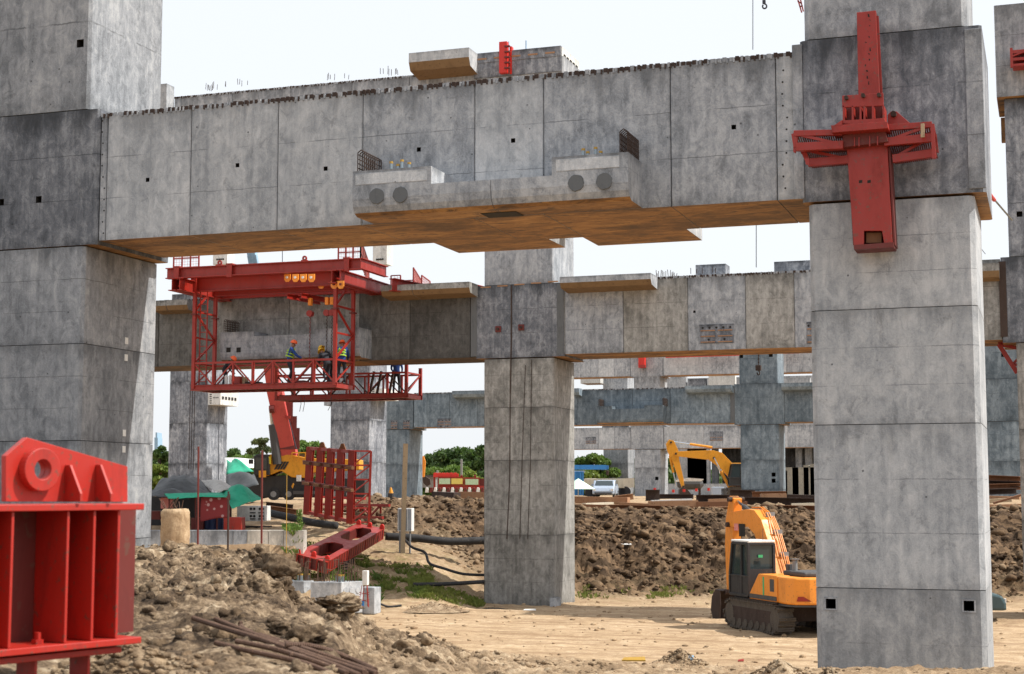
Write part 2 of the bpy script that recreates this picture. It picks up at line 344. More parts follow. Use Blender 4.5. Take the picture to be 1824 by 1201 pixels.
ax_=np.array([FH.x,FH.y]); rx_=np.array([RT.x,RT.y])
def ground(X,Y,rough=True):
    X=np.asarray(X,float);Y=np.asarray(Y,float); d=X*ax_[0]+Y*ax_[1]; u=X*rx_[0]+Y*rx_[1]
    P=prof(u,np.clip(d,3,124)); z=P[...,0].copy()
    if rough:
        am=P[...,1]
        z+=am*(fbm(X,Y,.55,4,3)*2.6+billow(X,Y,1.5,4,9)*.55-.2)+am*.45*fbm(X,Y,5,4,21)*2
        near=np.clip((34-d)/10,0,1)*np.clip(P[...,2]*1.4-.3,0,1)
        lump=np.clip(billow(X,Y,2.6,3,40,.6)-.15,0,1)
        z+=near*np.clip((d-9)/6,.3,1)*(.15*lump+.09*fbm(X,Y,7,4,33)*2+.022*fbm(X,Y,30,2,35)*2)
        bk=np.clip(P[...,3]*1.5-.6,0,1); z+=bk*(.34*(billow(X,Y,.9,4,50,.6)-.5)+.16*fbm(X,Y,3.4,4,60)*2)
        z+=.012*fbm(X,Y,2.5,3,70)*2
        # shallow wheel ruts along the haul lane
        ln=np.clip(1-P[...,2]*2-P[...,3]*2,0,1)*np.clip((66-d)/4,0,1)*np.clip((d-30)/3,0,1)
        z+=ln*.055*np.sin(Y*3.3+fbm(X,Y,.12,2,80)*9)*(.5+fbm(X,Y,.3,2,81))
    return z,P
def gz(x,y,rough=False): 
    z,_=ground(np.array([x]),np.array([y]),rough); return float(z[0])
def hit(px,py,d0=6.,d1=75.,lift=0.):
    dd=np.linspace(d0,d1,3000); r=ray(px,py)/F; X=CP.x+r.x*dd;Y=CP.y+r.y*dd;Zr=CP.z+r.z*dd; z,_=ground(X,Y); k=np.argmax(Zr<z) if (Zr<z).any() else 0
    return V((X[k],Y[k],z[k]+lift)), float(dd[k])
def make_terrain():
    cols=np.concatenate([np.linspace(-5900,-700,60),np.linspace(-690,180,90),np.linspace(184,1900,560),np.linspace(1920,2600,60),np.linspace(2700,7900,60)])
    rows=np.concatenate([np.linspace(3,7,30),np.linspace(7.04,13,150),np.linspace(13.05,30,230),np.linspace(30.3,60,90),np.linspace(60.1,61,6),np.linspace(61.1,80,170),np.linspace(80.8,123,40),np.array([130,145,170,220,300,450,700,1200,2500,5000])])
    D,PX=np.meshgrid(rows,cols,indexing='ij'); U=(PX-912)/2800*D
    X=D*ax_[0]+U*rx_[0]; Y=D*ax_[1]+U*rx_[1]; Zz,P=ground(X,Y)
    nr,nc=D.shape; v=np.stack([X,Y,Zz],-1).reshape(-1,3)
    me=bpy.data.meshes.new('ground'); me.vertices.add(nr*nc); me.vertices.foreach_set('co',v.ravel())
    i=np.arange(nr*nc).reshape(nr,nc); q=np.stack([i[:-1,:-1],i[:-1,1:],i[1:,1:],i[1:,:-1]],-1).reshape(-1,4); n=len(q)
    me.loops.add(n*4); me.loops.foreach_set('vertex_index',q.ravel().astype(np.int32)); me.polygons.add(n)
    me.polygons.foreach_set('loop_start',np.arange(0,n*4,4,dtype=np.int32)); me.polygons.foreach_set('use_smooth',np.ones(n,bool))
    me.update(); me.validate()
    a=me.attributes.new('zone','FLOAT_VECTOR','POINT'); a.data.foreach_set('vector',P[...,2:5].reshape(-1,3).astype(np.float32).ravel())
    me.materials.append(MATS['soil']); o=bpy.data.objects.new('ground',me); COL.objects.link(o); struct(o)
make_terrain()
# the ground behind and beside the photographer, butted against the near edge of the sheet above
_c=[(RT*-6+FH*3),(RT*6.1+FH*3),(RT*3*2.4+FH*3),(RT*2500+FH*1000),(RT*2500-FH*1500),(-RT*2500-FH*1500),(-RT*2500+FH*1000),(-RT*7.3+FH*3)]
mb=MB(); mb.v=[(p.x,p.y,3.3) for p in _c]; mb.f=[tuple(range(8))]; mb.m=[0]; o=mb.build('yard_ground','soil',loc=(0,0,3.3)); struct(o)

def ico(sub):
    import bmesh
    bm=bmesh.new(); bmesh.ops.create_icosphere(bm,subdivisions=sub,radius=1); v=np.array([x.co[:] for x in bm.verts]); f=np.array([[x.index for x in p.verts] for p in bm.faces]); bm.free(); return v,f
def rockv(sub,seed,amt=.35):
    v,f=ico(sub); rg=np.random.RandomState(seed+500); N=rg.normal(size=(11,3)); N/=np.linalg.norm(N,axis=1)[:,None]; H=.62+.42*rg.rand(11)
    dt=v@N.T; r=np.min(np.where(dt>.05,H/np.maximum(dt,.05),9),axis=1); r=np.minimum(r,1.15); out=[]
    for p,rr in zip(v,r):
        q=V(p)*1.3+V((seed*7.1,seed*3.3,seed)); n=noise.noise(q)*amt*.8+noise.noise(q*3.1)*amt*.6+noise.noise(q*8)*amt*.4
        out.append(np.array(p)*(rr+n))
    return np.array(out),f
ROCK3=[rockv(3,i+20,.4) for i in range(6)]; ROCK2=[rockv(2,i,.45) for i in range(8)]; ROCK1=[rockv(1,i+9,.45) for i in range(6)]
def clods(name,pts,sizes,lib,zones,seed=1,mat='soil',label='',cat='',sink=.1):
    rg=np.random.RandomState(seed); vs=[];fs=[];zs=[];n=0
    for (x,y,z),s,zn in zip(pts,sizes,zones):
        v,f=lib[rg.randint(len(lib))]; a=rg.rand()*6.28; ca,sa=math.cos(a),math.sin(a)
        sc=np.array([s*(.7+.6*rg.rand()),s*(.7+.6*rg.rand()),s*(.5+.4*rg.rand())]); w=v*sc
        w=np.stack([w[:,0]*ca-w[:,1]*sa,w[:,0]*sa+w[:,1]*ca,w[:,2]],-1)+np.array([x,y,z+s*sink])
        vs.append(w); fs.append(f+n); n+=len(v); zs.append(np.repeat([zn],len(v),0))
    v=np.concatenate(vs);f=np.concatenate(fs);zz=np.concatenate(zs); c=v.mean(0); c[2]=v[:,2].min()
    me=bpy.data.meshes.new(name); me.vertices.add(len(v)); me.vertices.foreach_set('co',(v-c).ravel()); k=len(f)
    me.loops.add(k*3); me.loops.foreach_set('vertex_index',f.ravel().astype(np.int32)); me.polygons.add(k)
    me.polygons.foreach_set('loop_start',np.arange(0,k*3,3,dtype=np.int32)); me.update(); me.validate()
    a=me.attributes.new('zone','FLOAT_VECTOR','POINT'); a.data.foreach_set('vector',zz.astype(np.float32).ravel())
    me.materials.append(MATS[mat]); o=bpy.data.objects.new(name,me); COL.objects.link(o); o.location=c
    return o
def scatter(n,px0,px1,d0,d1,seed,cond,smin,smax,lib,name,label,cat,powr=2.5,zone=None,mat='soil'):
    rg=np.random.RandomState(seed); px=rg.uniform(px0,px1,n*3); d=np.sqrt(rg.uniform(d0*d0,d1*d1,n*3)); u=(px-912)/2800*d
    X=d*ax_[0]+u*rx_[0];Y=d*ax_[1]+u*rx_[1]; z,P=ground(X,Y); w=cond(P)*(.4+1.2*np.clip(fbm(X,Y,.4,3,seed)+.5,0,1)); ok=rg.rand(n*3)<w; ok=np.where(ok)[0][:n]
    s=smin+(smax-smin)*rg.rand(len(ok))**powr
    zn=P[ok,2:5].copy(); zn[:,2]=0
    if zone is not None: zn[:]=zone
    zn[:,:2]=np.clip(zn[:,:2]+rg.uniform(-.3,.3,(len(ok),1)),0,1)
    o=clods(name,np.stack([X[ok],Y[ok],z[ok]],-1),s,lib,zn,seed,mat); o['kind']='stuff'; tag(o,label,cat); return o
mc=lambda P:np.clip(P[:,2]*1.5-.5,0,1)
scatter(5200,-100,1100,7,31,1,mc,.008,.034,ROCK1,'dirt_crumbs','small loose crumbs of dug earth strewn over the near mound','earth',2.2)
scatter(1500,-100,1100,8.5,31,6,mc,.028,.08,ROCK2,'dirt_clods','grey brown clods of dug earth lying all over the near mound','earth',2.2)
scatter(170,-100,900,15,30,5,lambda P:np.clip(P[:,2]*1.5-.6,0,1),.08,.17,ROCK3,'earth_lumps','bigger knobbly lumps of dug clay on the near mound','earth',2.2)
scatter(6500,560,1900,65.5,80,2,lambda P:np.clip(P[:,3]*1.6-.4,0,1),.035,.13,ROCK1,'bank_crumbs','dark brown crumbs covering the face of the long dug bank','earth',2.0)
scatter(1100,560,1900,66,79,12,lambda P:np.clip(P[:,3]*1.6-.4,0,1),.10,.26,ROCK2,'bank_clods','larger dark clods standing out of the long dug bank','earth',2.4)
scatter(2600,600,1900,19,34,3,lambda P:np.clip(P[:,2]*1.2,0,1),.008,.055,ROCK1,'gravel','small stones and crumbs along the edge of the haul lane','gravel',3)
scatter(1500,600,1900,32,66,4,lambda P:np.clip(1-P[:,3],0,1)*.6,.01,.11,ROCK1,'lane_gravel','scattered pebbles lying on the sandy haul lane','gravel',3,zone=(.2,0,0))

# ------------------------------------------------ concrete helpers
def cblk(mb,x0,x1,y0,y1,z0,z1,c=.06,holes=(),bot=1):
    """upright block with chamfered vertical corners, real recesses in its front (-Y) face"""
    pr=[(x0+c,y0),(x1-c,y0),(x1,y0+c),(x1,y1-c),(x1-c,y1),(x0+c,y1),(x0,y1-c),(x0,y0+c)]
    n=len(mb.v); mb.v+=[(x,y,z0) for x,y in pr]+[(x,y,z1) for x,y in pr]
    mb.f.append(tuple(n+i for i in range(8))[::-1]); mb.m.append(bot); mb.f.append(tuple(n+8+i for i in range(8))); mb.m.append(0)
    for i in range(1,8): j=(i+1)%8; mb.f.append((n+i,n+j,n+8+j,n+8+i)); mb.m.append(0)
    xs=sorted({x0+c,x1-c,*[h[0] for h in holes],*[h[1] for h in holes]}); zs=sorted({z0,z1,*[h[2] for h in holes],*[h[3] for h in holes]})
    for a,b in zip(xs,xs[1:]):
        for e,f in zip(zs,zs[1:]):
            mx,mz=(a+b)/2,(e+f)/2
            if any(h[0]<mx<h[1] and h[2]<mz<h[3] for h in holes): continue
            mb.quad((a,y0,e),(b,y0,e),(b,y0,f),(a,y0,f),0)
    for h in holes:
        a,b,e,f=h[:4]; dp=h[4] if len(h)>4 else .25; y=y0+dp
        mb.quad((a,y,e),(b,y,e),(b,y,f),(a,y,f),2)
        mb.quad((a,y0,e),(b,y0,e),(b,y,e),(a,y,e),2); mb.quad((a,y0,f),(a,y,f),(b,y,f),(b,y0,f),2)
        mb.quad((a,y0,e),(a,y,e),(a,y,f),(a,y0,f),2); mb.quad((b,y0,e),(b,y0,f),(b,y,f),(b,y,e),2)
    return mb
def hole(px,py,Y,s=.1,dp=.25):
    p=at(px,py,Y); return (p.x-s/2,p.x+s/2,p.z-s/2,p.z+s/2,dp)
def inblk(h,x0,x1,z0,z1): return h[0]>x0+.08 and h[1]<x1-.08 and h[2]>z0 and h[3]<z1
def column(label,x0,x1,y0,y1,cuts,mats,tints,holes=(),c=.06,gap=.013,group=None):
    t=thing('concrete_column',label,'column',((x0+x1)/2,(y0+y1)/2,cuts[0]),group)
    MB().box(x0+.06,x1-.06,y0+.3,y1-.06,cuts[0],cuts[-1]-.01).build('core','concrete_dark',t)
    for i,(a,b) in enumerate(zip(cuts,cuts[1:])):
        hs=[h for h in holes if inblk(h,x0,x1,a,b)]
        m=cblk(MB(),x0,x1,y0,y1,a+gap/2,b-gap/2,c,hs)
        m.build('column_segment',[mats[i%len(mats)],mats[i%len(mats)],'hole_dark'],t,tint=tints[i%len(tints)])
    return t
def node(par,x0,x1,y0,y1,z0,z1,mat,tint=1,holes=()):
    return cblk(MB(),x0,x1,y0,y1,z0,z1,.05,[h for h in holes if inblk(h,x0,x1,z0,z1)]).build('pier_head',[mat,'soffit_stain_bounce','hole_dark'],par,tint=tint)
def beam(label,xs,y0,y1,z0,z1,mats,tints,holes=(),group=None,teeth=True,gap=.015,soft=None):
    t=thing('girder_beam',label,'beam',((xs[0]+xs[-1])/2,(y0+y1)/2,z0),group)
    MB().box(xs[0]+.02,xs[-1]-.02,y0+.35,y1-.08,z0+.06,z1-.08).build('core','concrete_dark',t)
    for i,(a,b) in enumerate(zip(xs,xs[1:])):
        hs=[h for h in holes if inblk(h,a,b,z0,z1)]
        cblk(MB(),a+gap/2,b-gap/2,y0,y1,z0,z1,.02,hs).build('beam_segment',[mats[i%len(mats)],'soffit_stain_bounce','hole_dark'],t,tint=tints[i%len(tints)])
    if teeth:
        rg=random.Random(int(abs(xs[0]*10))+3); m=MB(); x=xs[0]
        while x<xs[-1]-.1:
            w=rg.uniform(.045,.09); h=rg.uniform(.05,.10)
            m.box(x,x+w,y0-.004,y0+.1,z1-.012,z1+.035+h*.4,rg.random()<.55)
            if rg.random()<.85: m.box(x+w,x+w+.03,y0-.022,y0+.02,z1-.04,z1+.05,rg.random()<.6)
            x+=w+rg.uniform(.025,.06)
        m.box(xs[0],xs[-1],y0+.02,y0+.3,z1-.02,z1+.06,0)
        o=m.build('shear_key_strip',['concrete','rebar_dark'],t); o['kind']='stuff'
    return t
Y0,Y1,Y2,Y3,Y4=27.66,58.35,118.3,185.,245.
ZB,ZT=9.5,12.38
# ---- left column, row nearest the camera
LX0,LX1=-21.65,-18.8
t=column('huge grey concrete column filling the left edge of the picture',LX0,LX1,Y0,Y0+2.85,[0,3.4,5.45,7.45,9.48],['concrete'],[.66,.78,.72,.80],
  holes=[])
cl=t
node(t,LX0-.3,-18.52,Y0,Y0+2.85,9.5,12.36,'concrete_dark',.82,[hole(2,360,Y0,.14),hole(69,355,Y0,.14)])
mbx=cblk(MB(),LX0,LX1,Y0,Y0+2.85,12.38,18,.06,[hole(143,77,Y0,.17)]); mbx.build('column_segment',['concrete','concrete','hole_dark'],t,tint=.78)
for py in (607,637,771,800): 
    p=at(217,py,29.3); x=LX1+.004; MB().box(x-.003,x+.004,p.y-.06,p.y+.06,p.z-.07,p.z+.07).build('paper_label','white',t)
# ---- right column
RX0,RX1=-3.9,-1.08
hs=[hole(1480,1075,Y0,.17,.3),hole(1726,1079,Y0,.17,.3)]
t=column('tall concrete column at the right carrying the red steel cross frame',RX0,RX1,Y0,Y0+2.8,[0,2.76,5.56,7.56,9.46],['concrete_light','concrete_light','concrete_light','concrete_light'],[.84,1.02,.93,1.0],holes=hs,c=.09)
cr_=t
for h in hs: 
    w=.028; a,b,e,f=h[:4]
    MB().box(a-w,b+w,Y0-.012,Y0+.02,f,f+w).box(a-w,b+w,Y0-.012,Y0+.02,e-w,e).box(a-w,a,Y0-.012,Y0+.02,e,f).box(b,b+w,Y0-.012,Y0+.02,e,f).build('pocket_frame','concrete',t)
node(t,-4.0,-.88,Y0-.01,Y0+2.95,9.5,12.42,'concrete_dark',1.12)
cblk(MB(),RX0-.02,-1.12,Y0,Y0+2.8,12.44,18,.09).build('column_segment',['concrete','concrete','hole_dark'],t)
# raised edge strips on the pier head
for px0,px1 in ((1413,1431),(1722,1753)):
    a=fx(px0,Y0,200);b=fx(px1,Y0,200); 
    MB().box(a,b,Y0-.045,Y0-.012,9.56,12.36).build('edge_strip','concrete',t,tint=.95,bevel=.012)
# ---- main girder
YF=Y0+.02
xs=[fx(q,YF,300) for q in (178,190,339,494,645,845,968,1195,1384,1411)]; xs[-1]=-4.0
hs=[hole(263,320,YF,.085),hole(423,294,YF,.085),hole(580,300,YF,.085),hole(746,266,YF,.085),hole(914,250,YF,.085),hole(1307,226,YF,.085)]
main=beam('long concrete box girder spanning the whole picture between the two nearest columns',xs,YF,Y0+2.55,9.575,12.19,['concrete','concrete_light','concrete_light','concrete_light','concrete','concrete_light','concrete','concrete','concrete_light','concrete'],
  [.85,1.04,.97,1.0,.98,1.06,1.03,1.02,.93,.9],hs)
rg=random.Random(4)
for side,(a,b) in ((0,(178,190)),(1,(1384,1411))):   # bolt holes down the closure pours
    for k in range(11):
        px=a+(b-a)*rg.uniform(.3,.7); py=(215 if side==0 else 125)+k*20*(1. if side==0 else 1.05); p=at(px,py,YF)
        MB().tube([(p.x,YF-.004,p.z),(p.x,YF+.05,p.z)],.018,8).build('bolt_hole','hole_dark',main)
p=at(1395,200,YF)
# ---- corbel in front (and its twin behind)
def corbel(par,YF,out,xl,xr,zb,zt,zm,xm0,xm1,scale=1.,twin=False,mat='concrete',detail=True,m0=None,holes=()):
    yf=YF-out; g=.006
    prof_=lambda z1:[(0,zb+.30),(.03,zb+.16),(.10,zb+.05),(.22,zb),(out,zb),(out,z1),(0,z1)]
    t=MB()
    xmid=(xm0+xm1)/2
    for a,b,z1 in ((xl,xm0,zt),(xm0+.002,xmid-g,zm),(xmid+g,xm1-.002,zm),(xm1,xr,zt)):
        pts=[(a,yf+y,z) for y,z in prof_(z1)]; n=len(t.v); k=len(pts)
        t.v+=pts+[(b,y,z) for _,y,z in pts]; t.f.append(tuple(range(n,n+k))); t.m.append(0); t.f.append(tuple(range(n+k,n+2*k))[::-1]); t.m.append(0)
        for i in range(k):
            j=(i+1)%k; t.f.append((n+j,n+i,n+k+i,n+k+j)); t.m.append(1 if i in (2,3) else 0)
    o=t.build('corbel',[mat,'soffit_stain_bounce'],par,tint=.98)
    if detail:
        L=xr-xl
        for cx in (xl+.17*L*.55,xl+.17*L*1.07,xr-.165*L*1.09,xr-.165*L*.5):
            zc=zt-.50
            m=MB(); n=26; rr=.15; base=len(m.v); rg=random.Random(int(cx*100)); 
            pts=[(cx+rr*math.cos(q*2*math.pi/n)*rg.uniform(.94,1.06),yf-.012,zc+rr*math.sin(q*2*math.pi/n)*rg.uniform(.94,1.06)) for q in range(n)]
            m.extr(pts,(0,.03,0)); m.build('mortar_patch','mortar',o,local=False,bevel=.006)
        for x0,x1 in ((xl+.06,xm0-.08),(xm1+.08,xr-.16)):
            MB().box(x0,x1,yf-.008,yf+.01,zt-.27,zt-.05).build('render_band','concrete_light',o,tint=1.22,bevel=.015)
    return o
CO=1.0; YC=YF-CO
xl=fx(628,YC,330); xr=fx(1119,YC,300); xm0=fx(768,YC,310); xm1=fx(983,YC,290)
ztc=at(1050,275,YC).z; zmc=at(870,320,YC).z
cb=corbel(main,YF-.003,CO,xl,xr,9.58,ztc,zmc,xm0,xm1)
# hollow between the two shoes, seen from below
MB().box(fx(862,YC+.75,375),fx(925,YC+.75,375),YC+.55,YC+1.05,9.57,9.5745).build('drain_recess','hole_dark',main)
YR=Y0+2.56
cbr=MB(); 
xa,xb=fx(800,YR+.9,435),fx(1240,YR+.9,420)
h0,h1=fx(985,YR+.6,435),fx(1045,YR+.6,435)
cbr.box(xa,h0,YR,YR+1.5,9.58,10.5,0,1); cbr.box(h1,xb,YR,YR+1.5,9.58,10.5,0,1); cbr.box(h0,h1,YR,YR+.35,9.585,10.45,0,1); cbr.box(h0,h1,YR+1.2,YR+1.5,9.9,10.5,0,0)
cbr.build('corbel',['concrete_light','soffit_stain_bounce'],main)
def cage(par,x,ya,yb,z0,z1,nv,nh,r=.012,mat='rebar_dark',depth=.14):
    for xx in (x,x+depth):
        m=MB()
        for i in range(nv):
            y=ya+(yb-ya)*i/(nv-1); m.tube([(xx,y,z0),(xx,y,z1)],r,5)
        for j in range(nh):
            z=z0+(z1-z0)*(j+.6)/nh; m.tube([(xx,ya,z),(xx,yb,z)],r*.8,5)
        m.build('rebar_mat',mat,par)
    m=MB()
    for i in range(nv):
        y=ya+(yb-ya)*i/(nv-1); m.tube([(x,y,z1),(x+depth*.5,y,z1+.05),(x+depth,y,z1)],r,5)
    m.build('rebar_hoops',mat,par)
cage(main,xl+.05,YC+.12,YF-.1,ztc-.05,ztc+.38,9,5)
cage(main,xr-.18,YC+.12,YF-.1,ztc-.05,ztc+.40,9,5)
for px,py,h in ((697,292,.14),(709,293,.08),(716,290,.16),(729,292,.10),(1039,270,.12),(1047,272,.06),(1061,268,.13),(1070,268,.05)):
    p=at(px,py,YC+.45); q=MB().tube([(p.x,p.y,ztc-.02),(p.x,p.y,ztc+h+.06)],.032,10).build('duct','duct',main)
    MB().tube([(p.x,p.y,ztc+h+.06),(p.x,p.y,ztc+h+.10)],.036,10).build('duct_cap','yellow_cap',q)

# ---- second row: centre column
CX0,CX1=-21.08,-18.2
t=column('free standing concrete column in the centre with rust streaks down its face',CX0,CX1,Y1,Y1+2.85,[0,2.74,5.63,7.7,9.62],['concrete_warm'],[.80,.95,1.0,1.05],c=.05)
t1=t
node(t,CX0-.35,CX1+.45,Y1-.01,Y1+2.95,9.66,12.55,'concrete_dark',1.0)
cblk(MB(),CX0,CX1,Y1,Y1+2.85,12.57,18.5,.05).build('column_segment',['concrete','concrete','hole_dark'],t)
cblk(MB(),CX0-.35,CX1+.45,Y1-.01,Y1+2.95,18.5,21.62,.05).build('pier_head',['concrete','soffit_stain_bounce','hole_dark'],t)
MB().box(CX1-.1,CX1+.12,Y1-.25,Y1+.5,-.3,.35).build('plinth_stub','concrete',t)
def streak(par,pxs,Y,mat='rebar_dark',w=.03):
    m=MB(); pts=[at(px,py,Y) for px,py in pxs]
    for a,b in zip(pts,pts[1:]):
        n=len(m.v); k=w/2; m.v+=[(a.x-k,Y,a.z),(a.x+k,Y,a.z),(b.x+k,Y,b.z),(b.x-k,Y,b.z)]; m.v+=[(x,Y-.012,z) for x,_,z in m.v[n:n+4]]
        for f in [(4,5,6,7),(0,4,7,3),(1,2,6,5)]: m.f.append(tuple(n+i for i in f)); m.m.append(0)
    return m.build('hanging_cable',mat,par)
streak(t,[(911,508),(911,600),(909,700)],Y1-.02,w=.05); streak(t,[(909,700),(908,850),(903,960)],Y1-.005,w=.035); streak(t,[(936,650),(930,820),(926,960)],Y1-.005,w=.02); streak(t,[(947,640),(945,820),(940,960)],Y1-.005,w=.02)
for px,py in ((888,586),(929,583)):
    p=at(px,py,Y1); o=MB().box(p.x-.12,p.x+.12,Y1-.06,Y1-.01,p.z-.12,p.z+.12).build('anchor_plate','red_dark',t,bevel=.01)
    MB().tube([(p.x,Y1-.16,p.z),(p.x,Y1-.05,p.z)],.05,8).build('anchor_bolt','rebar_dark',o)
for k in range(5):
    a=fx(856+k*30,Y1-.02,512); b=fx(874+k*30,Y1-.02,512); z=at(860,512-k*1.2,Y1).z
    MB().box(a,b,Y1-.03,Y1-.011,z-.02,z+.03).build('insert_strip','rust_light',t)
# second row beams, lower level
xsl=[-62,-57,-52,-47,-43]+[fx(q,Y1+.02,560) for q in (283,310,385,515,640,730,838)]
xsl=sorted(set(round(x,3) for x in xsl if x<CX0-.5)); xsl=[x for i,x in enumerate(xsl) if i==0 or x-xsl[i-1]>.8]+[CX0-.35]
b1=beam('second row concrete girder behind the red hanging platform',xsl,Y1+.03,Y1+2.6,9.72,12.5,['concrete_warm'],[.42,.30,.28,.28,.30,.45,.8,.95],[])  # low tints paint in the shade under the hanging platform's top steelwork
xsr=[CX1+.45]+[fx(q,Y1+.02,560) for q in (1005,1110,1225,1328,1415)]+[-6.2,-4.0,-2.3]
b1r=beam('second row concrete girder running right from the centre column',xsr,Y1+.03,Y1+2.6,9.74,12.55,['concrete_warm','concrete'],[1.0,1.08,1.12,1.1,1.12,1.05],[hole(1237,555,Y1+.03,.09,.2)])
def ledge(par,x0,x1,Y,z1,h=.45,out=1.0,mat='concrete',tint=1.):
    m=MB(); pts=[(x0,Y,z1),(x0,Y-out,z1),(x0,Y-out,z1-h*.55),(x0,Y-out*.85,z1-h),(x0,Y,z1-h*1.2)]
    m.v+=pts+[(x1,y,z) for _,y,z in pts]; k=5
    m.f+=[(0,1,2,3,4),(9,8,7,6,5)]; m.m+=[0,0]
    for i in range(k): j=(i+1)%k; m.f.append((j,i,k+i,k+j)); m.m.append(1 if i==3 or i==2 else 0)
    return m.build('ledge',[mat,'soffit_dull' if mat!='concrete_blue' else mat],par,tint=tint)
def xat(px,Y,py=500): return at(px,py,Y).x
ledge(b1,xat(680,Y1-.9),xat(735,Y1-.9),Y1+.02,12.62,.42,1.0,'concrete_warm',1.1); ledge(b1,xat(736,Y1-.9),xat(837,Y1-.9),Y1+.02,12.62,.42,1.0,'concrete_warm',1.1)
ledge(b1,xat(276,Y1-.6),xat(300,Y1-.6),Y1+.02,12.45,.42,.8,'concrete_warm',.9); ledge(b1,xat(301,Y1-.6),xat(338,Y1-.6),Y1+.02,12.45,.42,.8,'concrete_warm',.9)
ledge(b1r,xat(998,Y1-1),xat(1160,Y1-1),Y1+.02,12.62,.42,1.1,'concrete',1.05)
def insertpanel(par,px0,px1,py0,py1,Y,nh=5,rows=3):
    a=at(px0,py1,Y);b=at(px1,py0,Y); o=MB().box(a.x,b.x,Y-.02,Y+.01,a.z,b.z).build('insert_panel','concrete_dark',par,tint=1.1)
    W=b.x-a.x;H=b.z-a.z; r=min(.045,H*.07)
    for k in range(nh): x=a.x+W*(k+.5)/nh; MB().tube([(x,Y-.03,a.z+H*.82),(x,Y-.01,a.z+H*.82)],r,8).build('socket','hole_dark',o)
    for x in (a.x+W*.27,a.x+W*.73): MB().tube([(x,Y-.03,a.z+H*.2),(x,Y-.01,a.z+H*.2)],r,8).build('socket','hole_dark',o)
    for j in range(rows):
        z=a.z+H*(.05+.3*j)
        for s in (0,1): x=a.x+W*(.04+.5*s); MB().box(x,x+W*.42,Y-.045,Y-.012,z,z+H*.05).build('rail','rust_light',o)
insertpanel(b1r,1246,1307,576,612,Y1+.03); insertpanel(b1r,1437,1475,572,612,Y1+.03)
# closure strips beside the centre head
for par,a,b in ((b1,839,850),(b1r,992,1004)):
    MB().box(fx(a,Y1,560),fx(b,Y1,560),Y1-.02,Y1+.02,9.75,12.5).build('closure_strip','mortar',par)
# corbel behind the hanging platform
YB=Y1+.03; c2=corbel(b1,YB,1.2,xat(392,YB-1.2,640),xat(640,YB-1.2,620),9.76,10.95,10.75,xat(452,YB-1.2,620),xat(560,YB-1.2,620),mat='concrete',detail=False)
for px in (407,425):
    p=at(px,623,YB-1.2); MB().box(p.x-.1,p.x+.1,YB-1.205,YB-1.15,p.z-.1,p.z+.1).build('pocket','hole_dark',b1)
cage(b1,xat(395,YB-1.2,590)+.05,YB-1.1,YB-.1,10.9,11.45,8,6,.014)
# upper level, second row
xu=[fx(q,Y1+.03,170) for q in (285,310)]; 
xs2=[-35.36]+[fx(q,Y1+.03,150) for q in (414,518,627,729)]+[CX0-.35]
b2=beam('upper level concrete girder seen above the main girder at the left',xs2,Y1+.03,Y1+2.6,18.6,21.35,['concrete'],[1.0,.95,1.05,1.0,1.],[])
ledge(b2,xat(731,Y1-.9,125),xat(838,Y1-.9,120),Y1+.02,22.0,.7,1.1,'concrete_light',1.05)
be=thing('concrete_end_block','short concrete block standing proud of the far upper girder left end','block',at(297,185,Y1)); p=at(286,185,Y1);q=at(310,158,Y1)
MB().box(p.x,q.x,Y1-.6,Y1+.02,20.7,21.85,0,1).build('block_body',['concrete_light','soffit_stain_bounce'],be)
# head of the centre column at the upper level: precast block with white ends and red clamp
hb=thing('concrete_head_block','grey precast block with slotted white end on top of the centre column','block',at(925,130,Y1))
x0=fx(845,Y1,120); x1=fx(1000,Y1,110); MB().box(x0,x1,Y1-.05,Y1+2.4,21.0,21.62).box(x0,x1,Y1-.08,Y1+2.4,21.62,22.02).build('block_body','concrete_dark',hb,tint=1.1)
xw=fx(1000,Y1,110); MB().box(xw,xw+.03,Y1,Y1+2.4,21.1,22.0).build('end_face','concrete_white',hb)
for k in range(5):
    MB().box(xw+.031,xw+.06,Y1+.2+k*.42,Y1+.42+k*.42,21.3,21.42).build('slot','hole_dark',hb); MB().box(xw+.031,xw+.06,Y1+.2+k*.42,Y1+.42+k*.42,21.62,21.74).build('slot','hole_dark',hb)
for k in range(5):
    a=x0+.15+k*.72; MB().box(a,a+.4,Y1-.1,Y1-.081,21.74,21.8).build('insert_strip','rust_light',hb)
m=thing('red_clamp_column','bright red steel clamp post bolted to the top of the centre column','steel post',at(903,133,Y1-.2))
for px0,px1,pt,dy in ((891,905,76,0),(906,910,81,.25),(911,914,92,.5)):
    a=at(px0,pt,Y1-.2);b=at(px1,pt,Y1-.2); MB().box(a.x,b.x,Y1-.35+dy,Y1-.12+dy,21.05,a.z).build('post','red_bright',m,bevel=.01)
for k in range(5):
    z=21.2+k*.22; a=at(905,100,Y1); MB().box(a.x-.02,a.x+.2,Y1-.42,Y1-.3,z,z+.06).build('collar','red_dark',m)
for px,py0,py1 in ((937,72,100),(906,74,82)):
    a=at(px,py0,Y1+.5);b=at(px,py1,Y1+.5); o=MB().tube([a,(a.x,a.y,21.7)],.025,6).build('steel_rod','far_blue'); tag(o,'thin blue grey rod sticking up '+('right of the red clamp post' if px>910 else 'just behind the red clamp post'),'rod')
